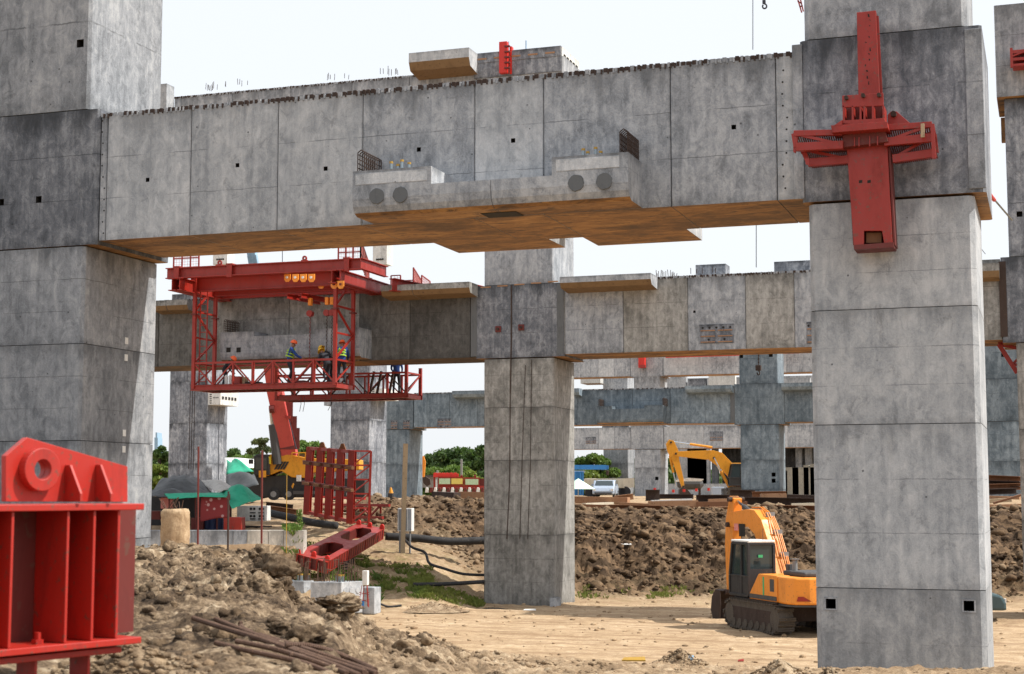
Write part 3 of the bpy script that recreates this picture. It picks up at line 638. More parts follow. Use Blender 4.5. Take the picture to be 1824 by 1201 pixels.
def starter(label,px,py,Y,n,h,spread,seed):
    rg=random.Random(seed); p=at(px,py,Y); m=MB()
    for i in range(n):
        x=p.x+rg.uniform(-spread,spread); y=p.y+rg.uniform(0,.4); l=rg.uniform(-.25,.25)*h
        m.tube([(x,y,p.z-.15),(x+l*.3,y,p.z-.1+h*.7*rg.uniform(.5,1)),],.013,4)
    o=m.build('starter_bars','rebar_dark'); o['kind']='stuff'; tag(o,label,'rebar')
starter('cluster of dark starter bars near the left end of the upper girder',375,152,Y1+1,10,.45,.3,1); starter('starter bars on the upper girder left of the precast ledge',690,124,Y1+1,9,.45,.35,2)
starter('sparse thin bars on the upper girder above the platform',415,145,Y1+1,6,.35,.9,3); starter('thin bent bars on the upper girder mid span',600,133,Y1+1,6,.35,.6,4)
starter('splayed starter bars on the second girder right of its ledge',1186,490,Y1+1,14,.5,.4,5)
starter('short bars on the second girder under the thin cable',1255,478,Y1+1,6,.3,.6,6)
for i,(px0,px1,py) in enumerate(((1243,1296,474),(1382,1445,468))):
    a=at(px0,py+12,Y1+2);b=at(px1,py,Y1+2); o=MB().box(a.x,b.x,Y1+1.6,Y1+2.4,12.5,b.z+.05).build('kerb_block','concrete_dark',tint=1.2); tag(o,('short' if i==0 else 'long')+' grey kerb block on top of the second girder','block')
# ---- far right column of the second row, with upper level head
t=column('second row column at the right edge with a red frame near its top',-1.0,1.9,Y1,Y1+2.85,[0,3.4,6.6,9.66],['concrete_warm'],[.9,.95,.9],c=.05)
node(t,-1.45,2.3,Y1-.01,Y1+2.9,9.68,12.75,'concrete_dark',1.1)
cblk(MB(),-1.15,1.75,Y1,Y1+2.85,12.77,18.5,.05,[hole(1816,381,Y1,.2)]).build('column_segment',['concrete_dark','concrete','hole_dark'],t,tint=1.1)
cblk(MB(),-1.4,2.3,Y1-.3,Y1+2.9,18.52,21.9,.04).build('pier_head',['concrete','soffit_stain_bounce','hole_dark'],t,tint=.8)
MB().box(-1.35,-1.0,Y1+2.9,Y1+3.3,17.6,18.5).build('bracket','soffit_stain_bounce',t)
bb=beam('girder stub between the tall right column and the right edge column',[-4.2,-1.46],Y1+.05,Y1+2.55,9.8,12.7,['concrete_warm'],[.9],[],teeth=False)
MB().box(fx(1780,Y1,520),fx(1793,Y1,520),Y1-.03,Y1+.04,9.9,12.6).build('closure_strip','rebar_dark',bb)
ledge(bb,-3.9,fx(1780,Y1,470),Y1+.03,12.5,.5,.5,'concrete_warm')
# red frame on that column's upper head
rf=thing('red_side_frame','red steel frame clamped to the upper column head at the right edge','steel frame',at(1812,108,Y1-.5))
for k,(py,h) in enumerate(((95,.12),(108,.10),(118,.08))):
    a=at(1800+k*2,py,Y1-.9); MB().box(a.x,a.x+2.2,Y1-1.1,Y1-.4,a.z-h/2,a.z+h/2).build('rail','red',rf)
a=at(1799,88,Y1-.9);b=at(1805,122,Y1-.9); MB().box(a.x,b.x,Y1-1.12,Y1-1.0,b.z,a.z).build('end_plate','red',rf); bar(rf,'brace',at(1803,100,Y1-1.1),at(1824,92,Y1-1.1),.08,.05,'red')

# ------------------------------------------------ farther rows
GF=3.85
# two columns under the crane work, with white capped brackets
YQ=98.
def qcol(label,px0,px1,mat,tint):
    x0=fx(px0,YQ,800);x1=fx(px1,YQ,800)
    t=column(label,x0,x1,YQ,YQ+2.9,[GF-.6,6.4,9.25,12.2,18.5],[mat],[tint,tint*1.03,tint*.96,tint],c=.04)
    return t,x0,x1
qa,ax0,ax1=qcol('grey column standing behind the black and green tarpaulins',300,368,'concrete_dark',1.25)
qb,bx0,bx1=qcol('wide grey column behind the upright red formwork panel',588,658,'concrete_dark',1.2)
for par,x0,x1,pt,pb,yw in ((qa,ax0,ax1,697,722,.9),(qb,bx0,bx1,700,718,.2)):
    zt=at(390,pt,YQ+1).z; zb=at(390,pb,YQ+1).z
    o=MB().box(x1-.05,x1+1.0,YQ+.05,YQ+2.6,zb,zt).build('cap_block','concrete_white',par)
    for k in range(5):
        MB().box(x1+1.001,x1+1.03,YQ+.25+k*.45,YQ+.5+k*.45,zb+(zt-zb)*.4,zb+(zt-zb)*.6).build('slot','hole_dark',o)
    for k in range(6):
        MB().box(x1+.15,x1+.3,YQ+.03,YQ+.051,zb+(zt-zb)*(.1+.15*k),zb+(zt-zb)*(.16+.15*k)).build('slot','hole_dark',o)
    for k in range(4): MB().tube([(x1+.45+k*.12,YQ+.03,zb+(zt-zb)*.5),(x1+.45+k*.12,YQ+.06,zb+(zt-zb)*.5)],.04,7).build('socket','hole_dark',o)
for x0,x1,px0,px1,par in ((ax0,ax1,378,404,qa),(bx0,bx1,663,688,qb)):   # upper white blocks
    a=at(px0,462,YQ);b=at(px1,430,YQ)
    o=MB().box(a.x,b.x,YQ+.1,YQ+1.1,a.z-.35,b.z+.6).build('cap_block','concrete_white',par)
    for k in range(4): 
        MB().tube([(a.x+(b.x-a.x)*(.3+.14*k),YQ+.07,a.z),(a.x+(b.x-a.x)*(.3+.14*k),YQ+.11,a.z)],.07,8).build('socket','hole_dark',o)
MB().box(bx0-.5,bx0+.1,YQ,YQ+2.5,at(585,722,YQ).z,at(585,706,YQ).z).build('shelf','concrete',qb)
for par,pxs in ((qa,(337,341,345)),):
    m=MB()
    for px in pxs: x=fx(px,YQ,800); m.box(x-.02,x+.02,YQ-.02,YQ-.001,6.,12.)
    m.build('rust_streak','rebar_dark',par)
# blue grey third row
BX0,BX1=-22.1,-19.2
def nrow(label,x0,x1,Y,cuts,mat,tints,head,headm,hx=.4,upper=None,c=.05,holes=(),dp=2.9):
    t=column(label,x0,x1,Y,Y+dp,cuts,[mat],tints,c=c,holes=holes)
    node(t,x0-hx,x1+hx,Y-.02,Y+dp+.1,head[0],head[1],headm)
    if upper: cblk(MB(),x0,x1,Y,Y+dp,head[1]+.02,upper,c,[h for h in holes if h[2]>head[1]]).build('column_segment',[mat,mat,'hole_dark'],t)
    return t
hs=[hole(px,py,Y2,.3,.3) for px,py in ((1325,846),(1378,845),(1325,856),(1378,856),(1320,634),(1373,632))]
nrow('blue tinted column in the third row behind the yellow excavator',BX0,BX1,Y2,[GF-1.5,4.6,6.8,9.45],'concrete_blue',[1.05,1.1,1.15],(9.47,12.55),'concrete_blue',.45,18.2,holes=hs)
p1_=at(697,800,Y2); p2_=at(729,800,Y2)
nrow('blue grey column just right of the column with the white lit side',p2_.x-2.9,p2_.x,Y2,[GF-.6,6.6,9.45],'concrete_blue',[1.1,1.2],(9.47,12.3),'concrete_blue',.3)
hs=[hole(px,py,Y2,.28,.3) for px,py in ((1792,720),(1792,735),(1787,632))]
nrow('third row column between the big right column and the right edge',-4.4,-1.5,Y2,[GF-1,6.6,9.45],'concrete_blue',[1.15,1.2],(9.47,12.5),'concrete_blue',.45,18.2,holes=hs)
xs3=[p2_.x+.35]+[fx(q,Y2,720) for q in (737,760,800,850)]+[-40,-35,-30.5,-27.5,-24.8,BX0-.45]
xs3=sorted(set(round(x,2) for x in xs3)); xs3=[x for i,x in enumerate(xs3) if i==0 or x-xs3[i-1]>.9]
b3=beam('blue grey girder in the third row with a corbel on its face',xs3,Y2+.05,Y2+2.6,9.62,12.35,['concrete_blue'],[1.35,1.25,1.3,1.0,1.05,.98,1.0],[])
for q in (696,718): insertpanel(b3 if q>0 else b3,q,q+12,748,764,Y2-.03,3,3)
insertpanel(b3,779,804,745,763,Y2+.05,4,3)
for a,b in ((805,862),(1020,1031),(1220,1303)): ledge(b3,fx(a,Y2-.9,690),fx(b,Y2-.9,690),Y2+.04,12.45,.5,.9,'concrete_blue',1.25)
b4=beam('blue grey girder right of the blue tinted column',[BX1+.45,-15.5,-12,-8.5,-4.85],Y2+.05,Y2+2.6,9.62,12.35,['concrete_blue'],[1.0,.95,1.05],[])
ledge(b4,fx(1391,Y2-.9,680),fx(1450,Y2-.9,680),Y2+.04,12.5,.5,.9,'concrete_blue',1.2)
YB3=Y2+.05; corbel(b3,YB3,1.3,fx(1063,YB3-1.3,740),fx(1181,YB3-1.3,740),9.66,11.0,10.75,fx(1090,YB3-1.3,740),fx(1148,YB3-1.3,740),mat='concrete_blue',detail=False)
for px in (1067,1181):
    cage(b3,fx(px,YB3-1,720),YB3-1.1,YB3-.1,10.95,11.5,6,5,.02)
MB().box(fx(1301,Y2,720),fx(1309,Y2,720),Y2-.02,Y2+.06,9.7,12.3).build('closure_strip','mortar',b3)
# fourth row, two storeys, pale
c4=nrow('light grey column of the fourth row right of the cream truck body',-47.5,-44.3,Y3,[GF-.5,7.3,9.5],'concrete',[.95,1.1],(9.55,12.4),'concrete',.4,18.3,dp=4,holes=[hole(px,py,Y3,.4,.3) for px,py in ((1134,852),(1170,852))])
node(c4,-47.9,-43.9,Y3-.02,Y3+4,18.3,21.2,'concrete')
for z0,z1,lab in ((9.6,12.2,'lower'),(18.4,21.0,'upper')):
    a=beam('pale fourth row girder, %s storey, left of its column'%lab,[-58.5,-55.5,-52,-50,-47.95],Y3+.1,Y3+3,z0,z1,['concrete_light','concrete'],[1.1,1.15,1.2],[],teeth=False)
    b=beam('pale fourth row girder, %s storey, right of its column'%lab,[-43.85,-39,-34,-29,-22,-15,-8,-1,6],Y3+.1,Y3+3,z0,z1,['concrete_light','concrete'],[1.1,1.15,1.2],[],teeth=False)
    if z0<12:
        insertpanel(a,1043,1062,778,790,Y3+.1,5,2); insertpanel(b,1264,1288,768,785,Y3+.1,5,2)
rr=thing('red_rail','long thin red rail along the underside of the far upper storey','rail',at(1240,634,Y3-1))
bar(rr,'rail_bar',at(1186,635,Y3-1),at(1316,631,Y3-1),.3,.28,'red_bright'); bar(rr,'rail_bar',at(1390,628,Y3-1),at(1424,627,Y3-1),.3,.28,'red_bright')
rc=thing('red_clamp_bracket','small red clamp hanging on the upper storey column','bracket',at(1144,640,Y3-.6))
a=at(1138,655,Y3-.6);b=at(1149,620,Y3-.6); MB().box(a.x,b.x,Y3-.9,Y3-.1,a.z,b.z).build('clamp_body','red_bright',rc,bevel=.05)
a=at(1141,655,Y3-.6);b=at(1151,650,Y3-.6); MB().box(a.x,b.x,Y3-1.1,Y3-.91,a.z,b.z).build('clamp_foot','red',rc)
# fifth row: dark columns and wall blocks
nrow('shadowed column of the farthest row beside the trees',fx(1075,Y4,850),fx(1119,Y4,850),Y4,[GF-.5,9,12.4],'concrete',[.7,.75],(12.45,15.2),'concrete_dark',.2,23.5,dp=4)
for i,(px0,px1,z0,z1,mat,tt) in enumerate(((1040,1075,21.8,24.0,'concrete_white',.8),(1102,1128,17.6,19.6,'concrete_white',.75))):
    o=MB().box(fx(px0,Y4,640),fx(px1,Y4,640),Y4-2,Y4+2,z0,z1,0,1).build('far_block',[mat,'soffit_stain_bounce'],tint=tt); tag(o,('pale block high beside the farthest dark column' if i==0 else 'white precast block bracketed off the farthest column'),'block')
w=thing('site_building','half built concrete block with dark openings behind the yellow excavator','building',(fx(1300,225,860),225,GF))
for i,(px0,px1,mat,tt) in enumerate(((1181,1217,'concrete_light',.8),(1223,1262,'concrete',.9),(1318,1322,'concrete_light',.9),(1455,1470,'concrete_light',1))):
    MB().box(fx(px0+ (22 if i==0 else 0),225),fx(px1+(40 if i==0 else 0),225),225,226,GF-.5,13).build('wall_panel','%s'%mat,w,tint=tt)
x0=fx(1172,225);x1=fx(1830,225)
MB().box(x0,x1,226.5,240,11.0,13.5).build('floor_slab','concrete',w); MB().box(x0,x1,226.2,239.8,13.55,21.0).build('upper_wall','concrete_light',w,tint=1.0)
MB().box(x0,fx(1195,225),238,239.5,GF-.5,11).build('wall_panel','concrete_dark',w,tint=.5)
MB().box(fx(1258,225),fx(1452,225),236,237,GF-.5,11).build('wall_panel','concrete_dark',w,tint=.45)
MB().box(x0,fx(1316,225),224.6,225.2,GF-.2,5.6).build('parapet','concrete_light',w)
for px in (1215,1240,1266,1415,1432): MB().box(fx(px,230),fx(px,230)+.9,230,231,GF-.5,11).build('pillar','concrete',w,tint=.9)
for k,(px0,px1,z0,z1) in enumerate(((1183,1225,17,20.4),(1229,1260,17,20),(1265,1312,17.2,20.6),(1390,1445,16.8,19.8))):
    MB().box(fx(px0,215),fx(px1,215),214,215,z0,z1).build('wall_panel',['concrete_light','concrete_dark','concrete_white','concrete_light'][k],w,tint=(1.,1.,.85,1.)[k])
# precast frames standing under that building
pf=thing('portal_stack','pale precast frames stacked in front of the dark opening','concrete frame',at(1425,890,160))
for px0,px1,py0,py1 in ((1386,1450,832,838),(1386,1392,838,884),(1398,1402,838,884),(1412,1422,832,884),(1432,1440,828,884),(1444,1452,826,884)):
    a=at(px0,py1,160);b=at(px1,py0,160); MB().box(a.x,b.x,160,161.2,min(a.z,GF-.2),b.z).build('frame_bar','concrete_white',pf,tint=(.42,.40,.35))
# right strip: panels seen between the big right column and the edge column
rs=thing('stacked_wall_panels','pale concrete wall panels far behind at the right edge','wall',(fx(1775,210),210,GF))
for i,(py0,py1,tt) in enumerate(((618,640,.9),(642,684,1.),(690,742,.85),(748,776,1.1),(780,806,1.),(808,834,1.15))):
    a=at(1742,py1,210);b=at(1812,py0,210); MB().box(a.x,b.x,210+i*.4,211,a.z,b.z,0,1).build('wall_panel',['concrete_light','soffit_stain_bounce'],rs,tint=tt)

# ------------------------------------------------ red hanging platform (form traveller)
YG=55.4; YH=57.05; YK=62.6; YL=64.2
gx0=fx(346,YG,600); gx1=fx(597,YG,600)
zf=at(346,692,YG).z; zr=at(346,647,YG).z; zt=at(346,494,YG).z
g=thing('form_traveller','big red steel working platform hung round the second row girder','work platform',((gx0+gx1)/2,YG,zf))
def ib(name,p,q,w,h,mat='red',t=.03): return MB().ibeam(p,q,w,h,t).build(name,mat,g)
GT=[]
for (y0,y1,xa_,xb_,main_) in ((YG,YH,gx0,gx1,1),(YK,YL,gx0,gx1,0)):
    for x in (xa_,xb_):
        for y in (y0,y1): bar(g,'post',(x,y,zf),(x,y,zt if main_ or y==y0 else zr+.3),.13,.13,'red')
    for y in (y0,y1):
        bar(g,'rail',(xa_,y,zr),(xb_,y,zr),.08,.08,'red'); MB().ibeam((xa_-.1,y,zf+.02),(xb_+.1,y,zf+.02),.14,.2,.02).build('floor_beam','red',g)
    for x in (xa_,xb_): bar(g,'floor_beam',(x,y0,zf),(x,y1,zf),.12,.16,'red'); bar(g,'rail',(x,y0,zr),(x,y1,zr),.07,.07,'red')
    n=7
    for y in (y0,y1):
        for k in range(1,n):
            x=xa_+(xb_-xa_)*k/n; bar(g,'upright',(x,y,zf+.1),(x,y,zr),.07 if k%3 else .14,.07,'red')
        for k in range(n):
            a=xa_+(xb_-xa_)*k/n;b=xa_+(xb_-xa_)*(k+1)/n; z0,z1=(zr,zf+.12) if k%2==(0 if y==y0 else 1) else (zf+.12,zr)
            bar(g,'brace',(a,y,z0),(b,y,z1),.05,.05,'red' if main_ or y==y1 else 'rebar_dark')
    for x in (xa_,xb_):
        bar(g,'brace',(x,y0,zf+.1),(x,y1,zr),.05,.05,'red')
        if main_:
            zz=[zr,zr+1.05,zr+2.1,zt-.1]
            for k,(a,b) in enumerate(zip(zz,zz[1:])):
                bar(g,'tie',(x,y0,b),(x,y1,b),.07,.07,'red'); bar(g,'brace',(x,y0,b if k%2 else a),(x,y1,a if k%2 else b),.07,.07,'red')
    m=MB()
    for k in range(26):
        x=xa_+.1+(xb_-xa_-.2)*k/26; m.box(x,x+.22,y0+.05,y1-.05,zf+.125,zf+.16)
    for k in range(12):
        x=xa_+.3+(xb_-xa_-.6)*k/11; m.bar((x,y0,zf-.02),(x,y1,zf-.02),.06,.1)
    m.build('floor_grating','red_dark',g)
for yy in (YG,YH):
    for x in (gx0,gx1): MB().box(x-.12,x+.12,yy-.12,yy+.12,zr+1.95,zr+2.0).build('flange_plate','red_dark',g)
# upper steelwork
za=at(298,478,54.6).z; zb_=at(298,497,54.6).z; zc=(za+zb_)/2; xl_=fx(298,54.6,487); xr_=fx(645,54.6,470)
ib('main_beam',(xl_,54.6,zc),(xr_,54.6,zc),.3,za-zb_,t=.035)
ib('main_beam',(xl_,YL+.8,zc),(xr_+.4,YL+.8,zc),.3,za-zb_)
ib('main_beam',(gx0-.3,YG+.15,zc-.34),(gx1+.5,YG+.15,zc-.34),.25,.62); ib('main_beam',(gx0-.3,YH+.6,zc-.4),(gx1+.5,YH+.6,zc-.4),.25,.6)
ib('trolley_rail',(gx0+.4,YG+.95,zc-.60),(gx1+.2,YG+.95,zc-.60),.2,.3)
for x in (xl_+.4,gx1+.35): ib('cross_beam',(x,54.3,zc-.47),(x,YL+1.3,zc-.47),.34,.5); ib('cross_beam',(x+.34,54.3,zc-.47),(x+.34,YL+1.3,zc-.47),.2,.5)
ib('cross_beam',(xr_,54.45,zc),(xr_,56.9,zc),.2,.43)
ib('cross_beam',(xr_+.2,YH,zc-.5),(xr_+2.1,YL+1,zc-.5),.3,.5) ; ib('cross_beam',(xr_+2.1,60,zc-.3),(xr_+2.9,66,zc-.3),.3,.4)
for px in (318,412,620):
    x=fx(px,54.6,485); MB().box(x-.11,x+.11,54.42,54.45,zb_-.06,za+.02).build('stiffener','red',g)
    MB().box(x-.14,x+.14,54.4,54.8,za,za+.05).build('clamp_plate','red',g)
for px in (392,543):
    x=fx(px,54.6,470); MB().ring((x,54.55,za+.12),(0,1,0),.1,.04,.06,14).build('lifting_eye','red',g); MB().box(x-.12,x+.12,54.5,54.66,za,za+.05).build('eye_base','red',g)
def railing(x0,x1,y0,y1,z0,h,n,mesh=True):
    a=V((x0,y0,z0));b=V((x1,y1,z0))
    for k in range(n+1):
        p=a.lerp(b,k/n); bar(g,'handrail_post',p,p+V((0,0,h)),.05,.05,'red')
    for f in (.5,1.): bar(g,'handrail',a+V((0,0,h*f)),b+V((0,0,h*f)),.045,.045,'red')
    if mesh:
        m=MB(); L=(b-a).length; k=int(L/.12)
        for i in range(k): p=a.lerp(b,i/k); m.tube([p,p+V((0,0,h))],.006,3)
        for i in range(9): q=V((0,0,h*i/9)); m.tube([a+q,b+q],.006,3)
        m.build('mesh_infill','pink',g)
railing(xl_+.1,fx(345,54.7),54.9,54.9,za-.02,.9,3); railing(fx(600,56),fx(640,56),56,56,za,1.0,3); railing(fx(640,56),fx(655,62),56,62,za,1.0,4)
railing(fx(695,63),fx(712,63),63,63,zc-.2,.95,1,1); railing(fx(712,64),fx(735,64),64,64,zc-.1,.75,1,0); railing(fx(735,62),fx(750,66),62,66,zc-.15,1.05,1); railing(fx(750,64),fx(765,66),64,66,zc-.15,1.0,1)
MB().box(fx(690,62),fx(742,62),61,65.5,zc-.32,zc-.24).build('side_deck','red_dark',g); MB().ibeam((fx(690,61),61,zc-.45),(fx(765,61),63.5,zc-.45),.2,.3,.03).build('deck_beam','red',g)
# trolleys and hoists
for row,(y,z) in enumerate(((YG+.85,zc-.62),(YH+.5,zc-.82))):
    for k in range(4):
        px=(515,529.5,543.5,558)[k] if row==0 else (563,575,598,610)[k]
        y=y-1.1 if row==0 else y-.9; q_=at(px,495 if row==0 else 507,y); x=q_.x; z=q_.z; m=MB(); s=.13
        m.extr([(x-s,y-.17,z-s*.6),(x-s*.5,y-.17,z-s*1.3),(x+s*.5,y-.17,z-s*1.3),(x+s,y-.17,z-s*.6),(x+s,y-.17,z+s),(x-s,y-.17,z+s)],(0,.05,0))
        o=m.build('trolley_plate','trolley' if row==0 else 'orange',g)
        MB().tube([(x,y-.21,z),(x,y-.16,z)],.05,8).build('trolley_wheel','white' if row==0 else 'red_dark',o)
for px in (520,545):
    x=fx(px,YG+.8,510); MB().ibeam((x,YG+.4,zc-.95),(x+.35,YH+1.,zc-.95),.14,.2,.02).build('hoist_beam','red',g)
for px,sw in ((553,0),(583,.0),(592,.05)):
    y=YG+.9; x=fx(px,y,520); zt_=zc-1.0
    MB().box(x-.07,x+.07,y-.08,y+.08,zt_-.3,zt_).build('hoist_lug','trolley',g,bevel=.01)
    zz=zt_-.62; MB().tube([(x-.0,y-.1,zz),(x,y+.1,zz)],.13,12).build('hoist_drum','red',g); 
    m=MB(); 
    for k in range(26):
        z=zz-.1-k*.075; m.bar((x+(.01 if k%2 else -.01),y,z),(x+(.01 if k%2 else -.01),y,z-.07),.035 if k%2 else .02,.02 if k%2 else .035)
    m.build('hoist_chain','red_dark' if px==553 else 'rebar_dark',g)
# ladder on the left side
lx0=fx(356,YG+.3,600); lx1=fx(368.5,YG+.3,600)
for x in (lx0,lx1): bar(g,'ladder_rail',(x,YG+.3,zf+.1),(x,YG+.3,zt),.04,.04,'red')
z=zf+.3
while z<zt-.1: bar(g,'rung',(lx0,YG+.3,z),(lx1,YG+.3,z),.03,.03,'red'); z+=.285
# scaffold cross braces and planks at the rear right basket
for px in (655,668,690):
    bar(g,'dark_strut',(fx(px,YK,670),YK+.2,zf+.1),(fx(px+8,YK,670),YK+.2,zr+.1),.09,.09,'rebar_dark')
for px,l in ((536,32),(542,26)):
    m=MB(); a=at(px,706,YG+1); m.tube([a,a+V((.01,0,-.3)),a+V((-.05,0,-.6))],.012,5); o=m.build('dangling_cable','cable'); tag(o,('left' if px==536 else 'right')+' one of two thin cables dangling below the red platform','cable')
a=at(590,706,YG+1); o=MB().tube([a,a+V((-.02,0,-.35)),a+V((-.14,0,-.55))],.012,5).build('dangling_cable','cable'); tag(o,'single cable hanging below the platform near the wide grey column','cable')
# things lying on the platform
for k,px in enumerate((403,410,416)):
    p=at(px,682,YG+.5); o=MB().tube([(p.x,p.y,zf+.16),(p.x,p.y,zf+.50),(p.x,p.y,zf+.56)],[.07,.07,.03],10).build('water_bottle','white'); tag(o,('left','middle','right')[k]+' white water container on the platform floor by the left ladder','bottle','water containers')
p=at(423,680,YG+.5); o=MB().box(p.x-.13,p.x+.18,p.y-.15,p.y+.15,zf+.16,zf+.48).build('red_crate','red'); tag(o,'red crate beside the white water containers on the platform','crate')
p=at(434,680,YG+.7); o=MB().box(p.x-.14,p.x+.14,p.y-.15,p.y+.15,zf+.16,zf+.46).build('brown_box','wood'); tag(o,'brown box right of the red crate on the platform','box')
for k,(px0,px1) in enumerate(((440,462),(522,545))):
    a=at(px0,690,YG+.6);b=at(px1,690,YG+.6); o=MB().box(a.x,b.x,YG+.4,YG+.9,zf+.165,zf+.26).build('material_bundle','rebar_dark' if k==0 else 'red_dark'); tag(o,('dark bundle of materials left half' if k==0 else 'reddish bundle in the middle')+' of the platform floor','bundle')

# ------------------------------------------------ people
def person(label,loc,rz=0,pose='stand',helmet='helmet_orange',shirt='cloth_blue',vest=False,h=1.68,group='workers in helmets'):
    t=thing('person',label,'person',loc,group,rz)
    lean={'stand':0,'bend':.75,'work':.22}[pose]; s=h/1.70; sl,cl_=math.sin(lean),math.cos(lean)
    def up(y,z): # torso point rotated about the hip; facing +Y
        zz=z-.92; return (y*cl_+zz*sl, .92+zz*cl_-y*sl)
    J={'pel':(0,0,.92),'wai':(0,*up(0,1.08)),'che':(0,*up(.01,1.30)),'nec':(0,*up(.01,1.46)),'hd0':(0,*up(.03,1.54)),'hd1':(0,*up(.03,1.66))}
    for sd,n in ((-1,'l'),(1,'r')):
        J['hip'+n]=(sd*.10,0,.88); J['kn'+n]=(sd*.12,.05+(.08 if pose!='stand' else 0),.48); J['an'+n]=(sd*.13,-.02,.09); J['to'+n]=(sd*.14,.15,.04)
        J['sh'+n]=(sd*.19,*up(0,1.40)); 
        e=up(.05,1.12) if pose=='stand' else up(.26,1.18); J['el'+n]=(sd*.25,*e)
        w=up(.22,.98) if pose=='stand' else up(.50,1.12); J['wr'+n]=(sd*.20,*w); w2=up(.31,.96) if pose=='stand' else up(.60,1.10); J['ha'+n]=(sd*.18,*w2)
    E=[('pel','wai',.15,.14),('wai','che',.14,.17),('che','nec',.17,.065),('nec','hd0',.06,.085),('hd0','hd1',.095,.08)]
    for n in 'lr': E+=[('pel','hip'+n,.13,.10),('hip'+n,'kn'+n,.10,.065),('kn'+n,'an'+n,.065,.045),('an'+n,'to'+n,.05,.04),('che','sh'+n,.12,.075),('sh'+n,'el'+n,.07,.048),('el'+n,'wr'+n,.048,.035),('wr'+n,'ha'+n,.038,.03)]
    names=list(J); vr={}
    for a,b,ra,rb in E: vr[a]=max(vr.get(a,0),ra); vr[b]=max(vr.get(b,0),rb)
    me=bpy.data.meshes.new('body'); me.from_pydata([tuple(c*s for c in J[n]) for n in names],[(names.index(a),names.index(b)) for a,b,_,_ in E],[])
    o=bpy.data.objects.new('body',me); COL.objects.link(o); sm=o.modifiers.new('skin','SKIN'); o.modifiers.new('sub','SUBSURF').levels=1
    for i,n in enumerate(names):
        d=me.skin_vertices[0].data[i]; d.radius=(vr[n]*s*(1.0),vr[n]*s*(.78 if n in('pel','wai','che') else 1.)); d.use_root=(n=='pel')
    dg=bpy.context.evaluated_depsgraph_get(); m2=bpy.data.meshes.new_from_object(o.evaluated_get(dg)); bpy.data.objects.remove(o)
    for mn in (shirt,'cloth_dark','skin','rubber'): m2.materials.append(MATS[mn])
    seg=[(V(J[a])*s,V(J[b])*s,a,b) for a,b,_,_ in E]
    for p in m2.polygons:
        c=p.center; best=None
        for a,b,na,nb in seg:
            ab=b-a; tt=max(0,min(1,(c-a).dot(ab)/ab.dot(ab))); dd=(c-(a+ab*tt)).length
            if best is None or dd<best[0]: best=(dd,na,nb)
        na,nb=best[1:]; mi=0
        if nb[:2] in('kn','an') or nb[:3]=='hip' : mi=1
        if nb[:2]=='to': mi=3
        if nb[:2] in('ha','hd') or na=='hd0': mi=2
        p.material_index=mi; p.use_smooth=True
    o=bpy.data.objects.new('body',m2); COL.objects.link(o); o.parent=t
    hc=V(J['hd1'])*s; m=MB(); n=12; rings=[(.125,-.02),(.122,.03),(.10,.08),(.055,.115),(.0,.125)]
    ax=(V(J['hd1'])-V(J['hd0'])).normalized()
    base=len(m.v); sx=V((1,0,0)); sy=ax.cross(sx)
    for r,hh in [(.165,-.022)]+rings:
        for k in range(n): m.v.append(tuple(hc+(sx*math.cos(6.283*k/n)*.92+sy*math.sin(6.283*k/n)*1.1)*r+ax*hh))
    for i in range(len(rings)):
        for k in range(n): m.f.append((i*n+k,i*n+(k+1)%n,(i+1)*n+(k+1)%n,(i+1)*n+k)); m.m.append(0)
    m.build('helmet',helmet,t,smooth=True,local=True)
    m=MB(); hc2=V(J['hd0'])*s   # nose and scarf
    m.bar(hc2+sy*-.0+V((0,.08,.03)),hc2+V((0,.12,.0)),.03,.03); m.build('nose','skin',t,local=True)
    if vest:
        for q in (.17,):
            m=MB(); a=V(J['wai'])*s;b=V(J['che'])*s
            for f_ in (0.,.55,1.):
                c=a.lerp(b,f_); m.ring(c-(b-a).normalized()*.025,(b-a),.185,.15,.05,14)
            m.build('vest_band','hi_vis',t,local=True)
            m=MB(); 
            for sd in (-1,1):
                for k in (-1,1): m.bar(V(J['wai'])*s+V((sd*.09,k*.135,0)),V(J['nec'])*s+V((sd*.09,k*.10,-.03)),.05,.02,up=(0,1,0))
            m.build('vest_strap','hi_vis',t,local=True)
    return t
fz=zf+.16
def onp(px,y,py=690): return (fx(px,y,py),y,fz)
person('worker in orange helmet and blue shirt with yellow vest straps standing mid platform',onp(514,YG+.55),rad(-70),'work',vest=True)
person('worker in bright yellow helmet bending over beside the concrete corbel',onp(589,YH-.5),rad(75),'bend','helmet_yellow','cloth_dark')
person('worker in pale yellow helmet crouching below the bending one',onp(583,YG+.5,700),rad(60),'bend','helmet_yellow','cloth_dark',h=1.5)
person('worker in red helmet and hi vis vest behind the right post of the platform',onp(608,YG+1.),rad(20),'work','helmet_orange','cloth_blue',True)
t=person('worker bent low behind the railing next to the water containers',onp(398,YG+1.1,700),rad(-80),'bend','helmet_orange','cloth_dark',h=1.3)
t=None and person('worker in yellow helmet seen low behind the right end of the basket',onp(636,YH+.3,700),rad(30),'bend','helmet_yellow','cloth_blue',h=1.25)
t=person('worker in dark blue at the far right corner of the rear basket',(fx(706,YK+.8,690),YK+.8,fz),rad(10),'stand','helmet_yellow','cloth_blue')
t=None and person('worker in blue and yellow low in the middle of the platform',onp(520,YH-.2,700),rad(-60),'bend','helmet_yellow','cloth_blue',True,h=1.15)

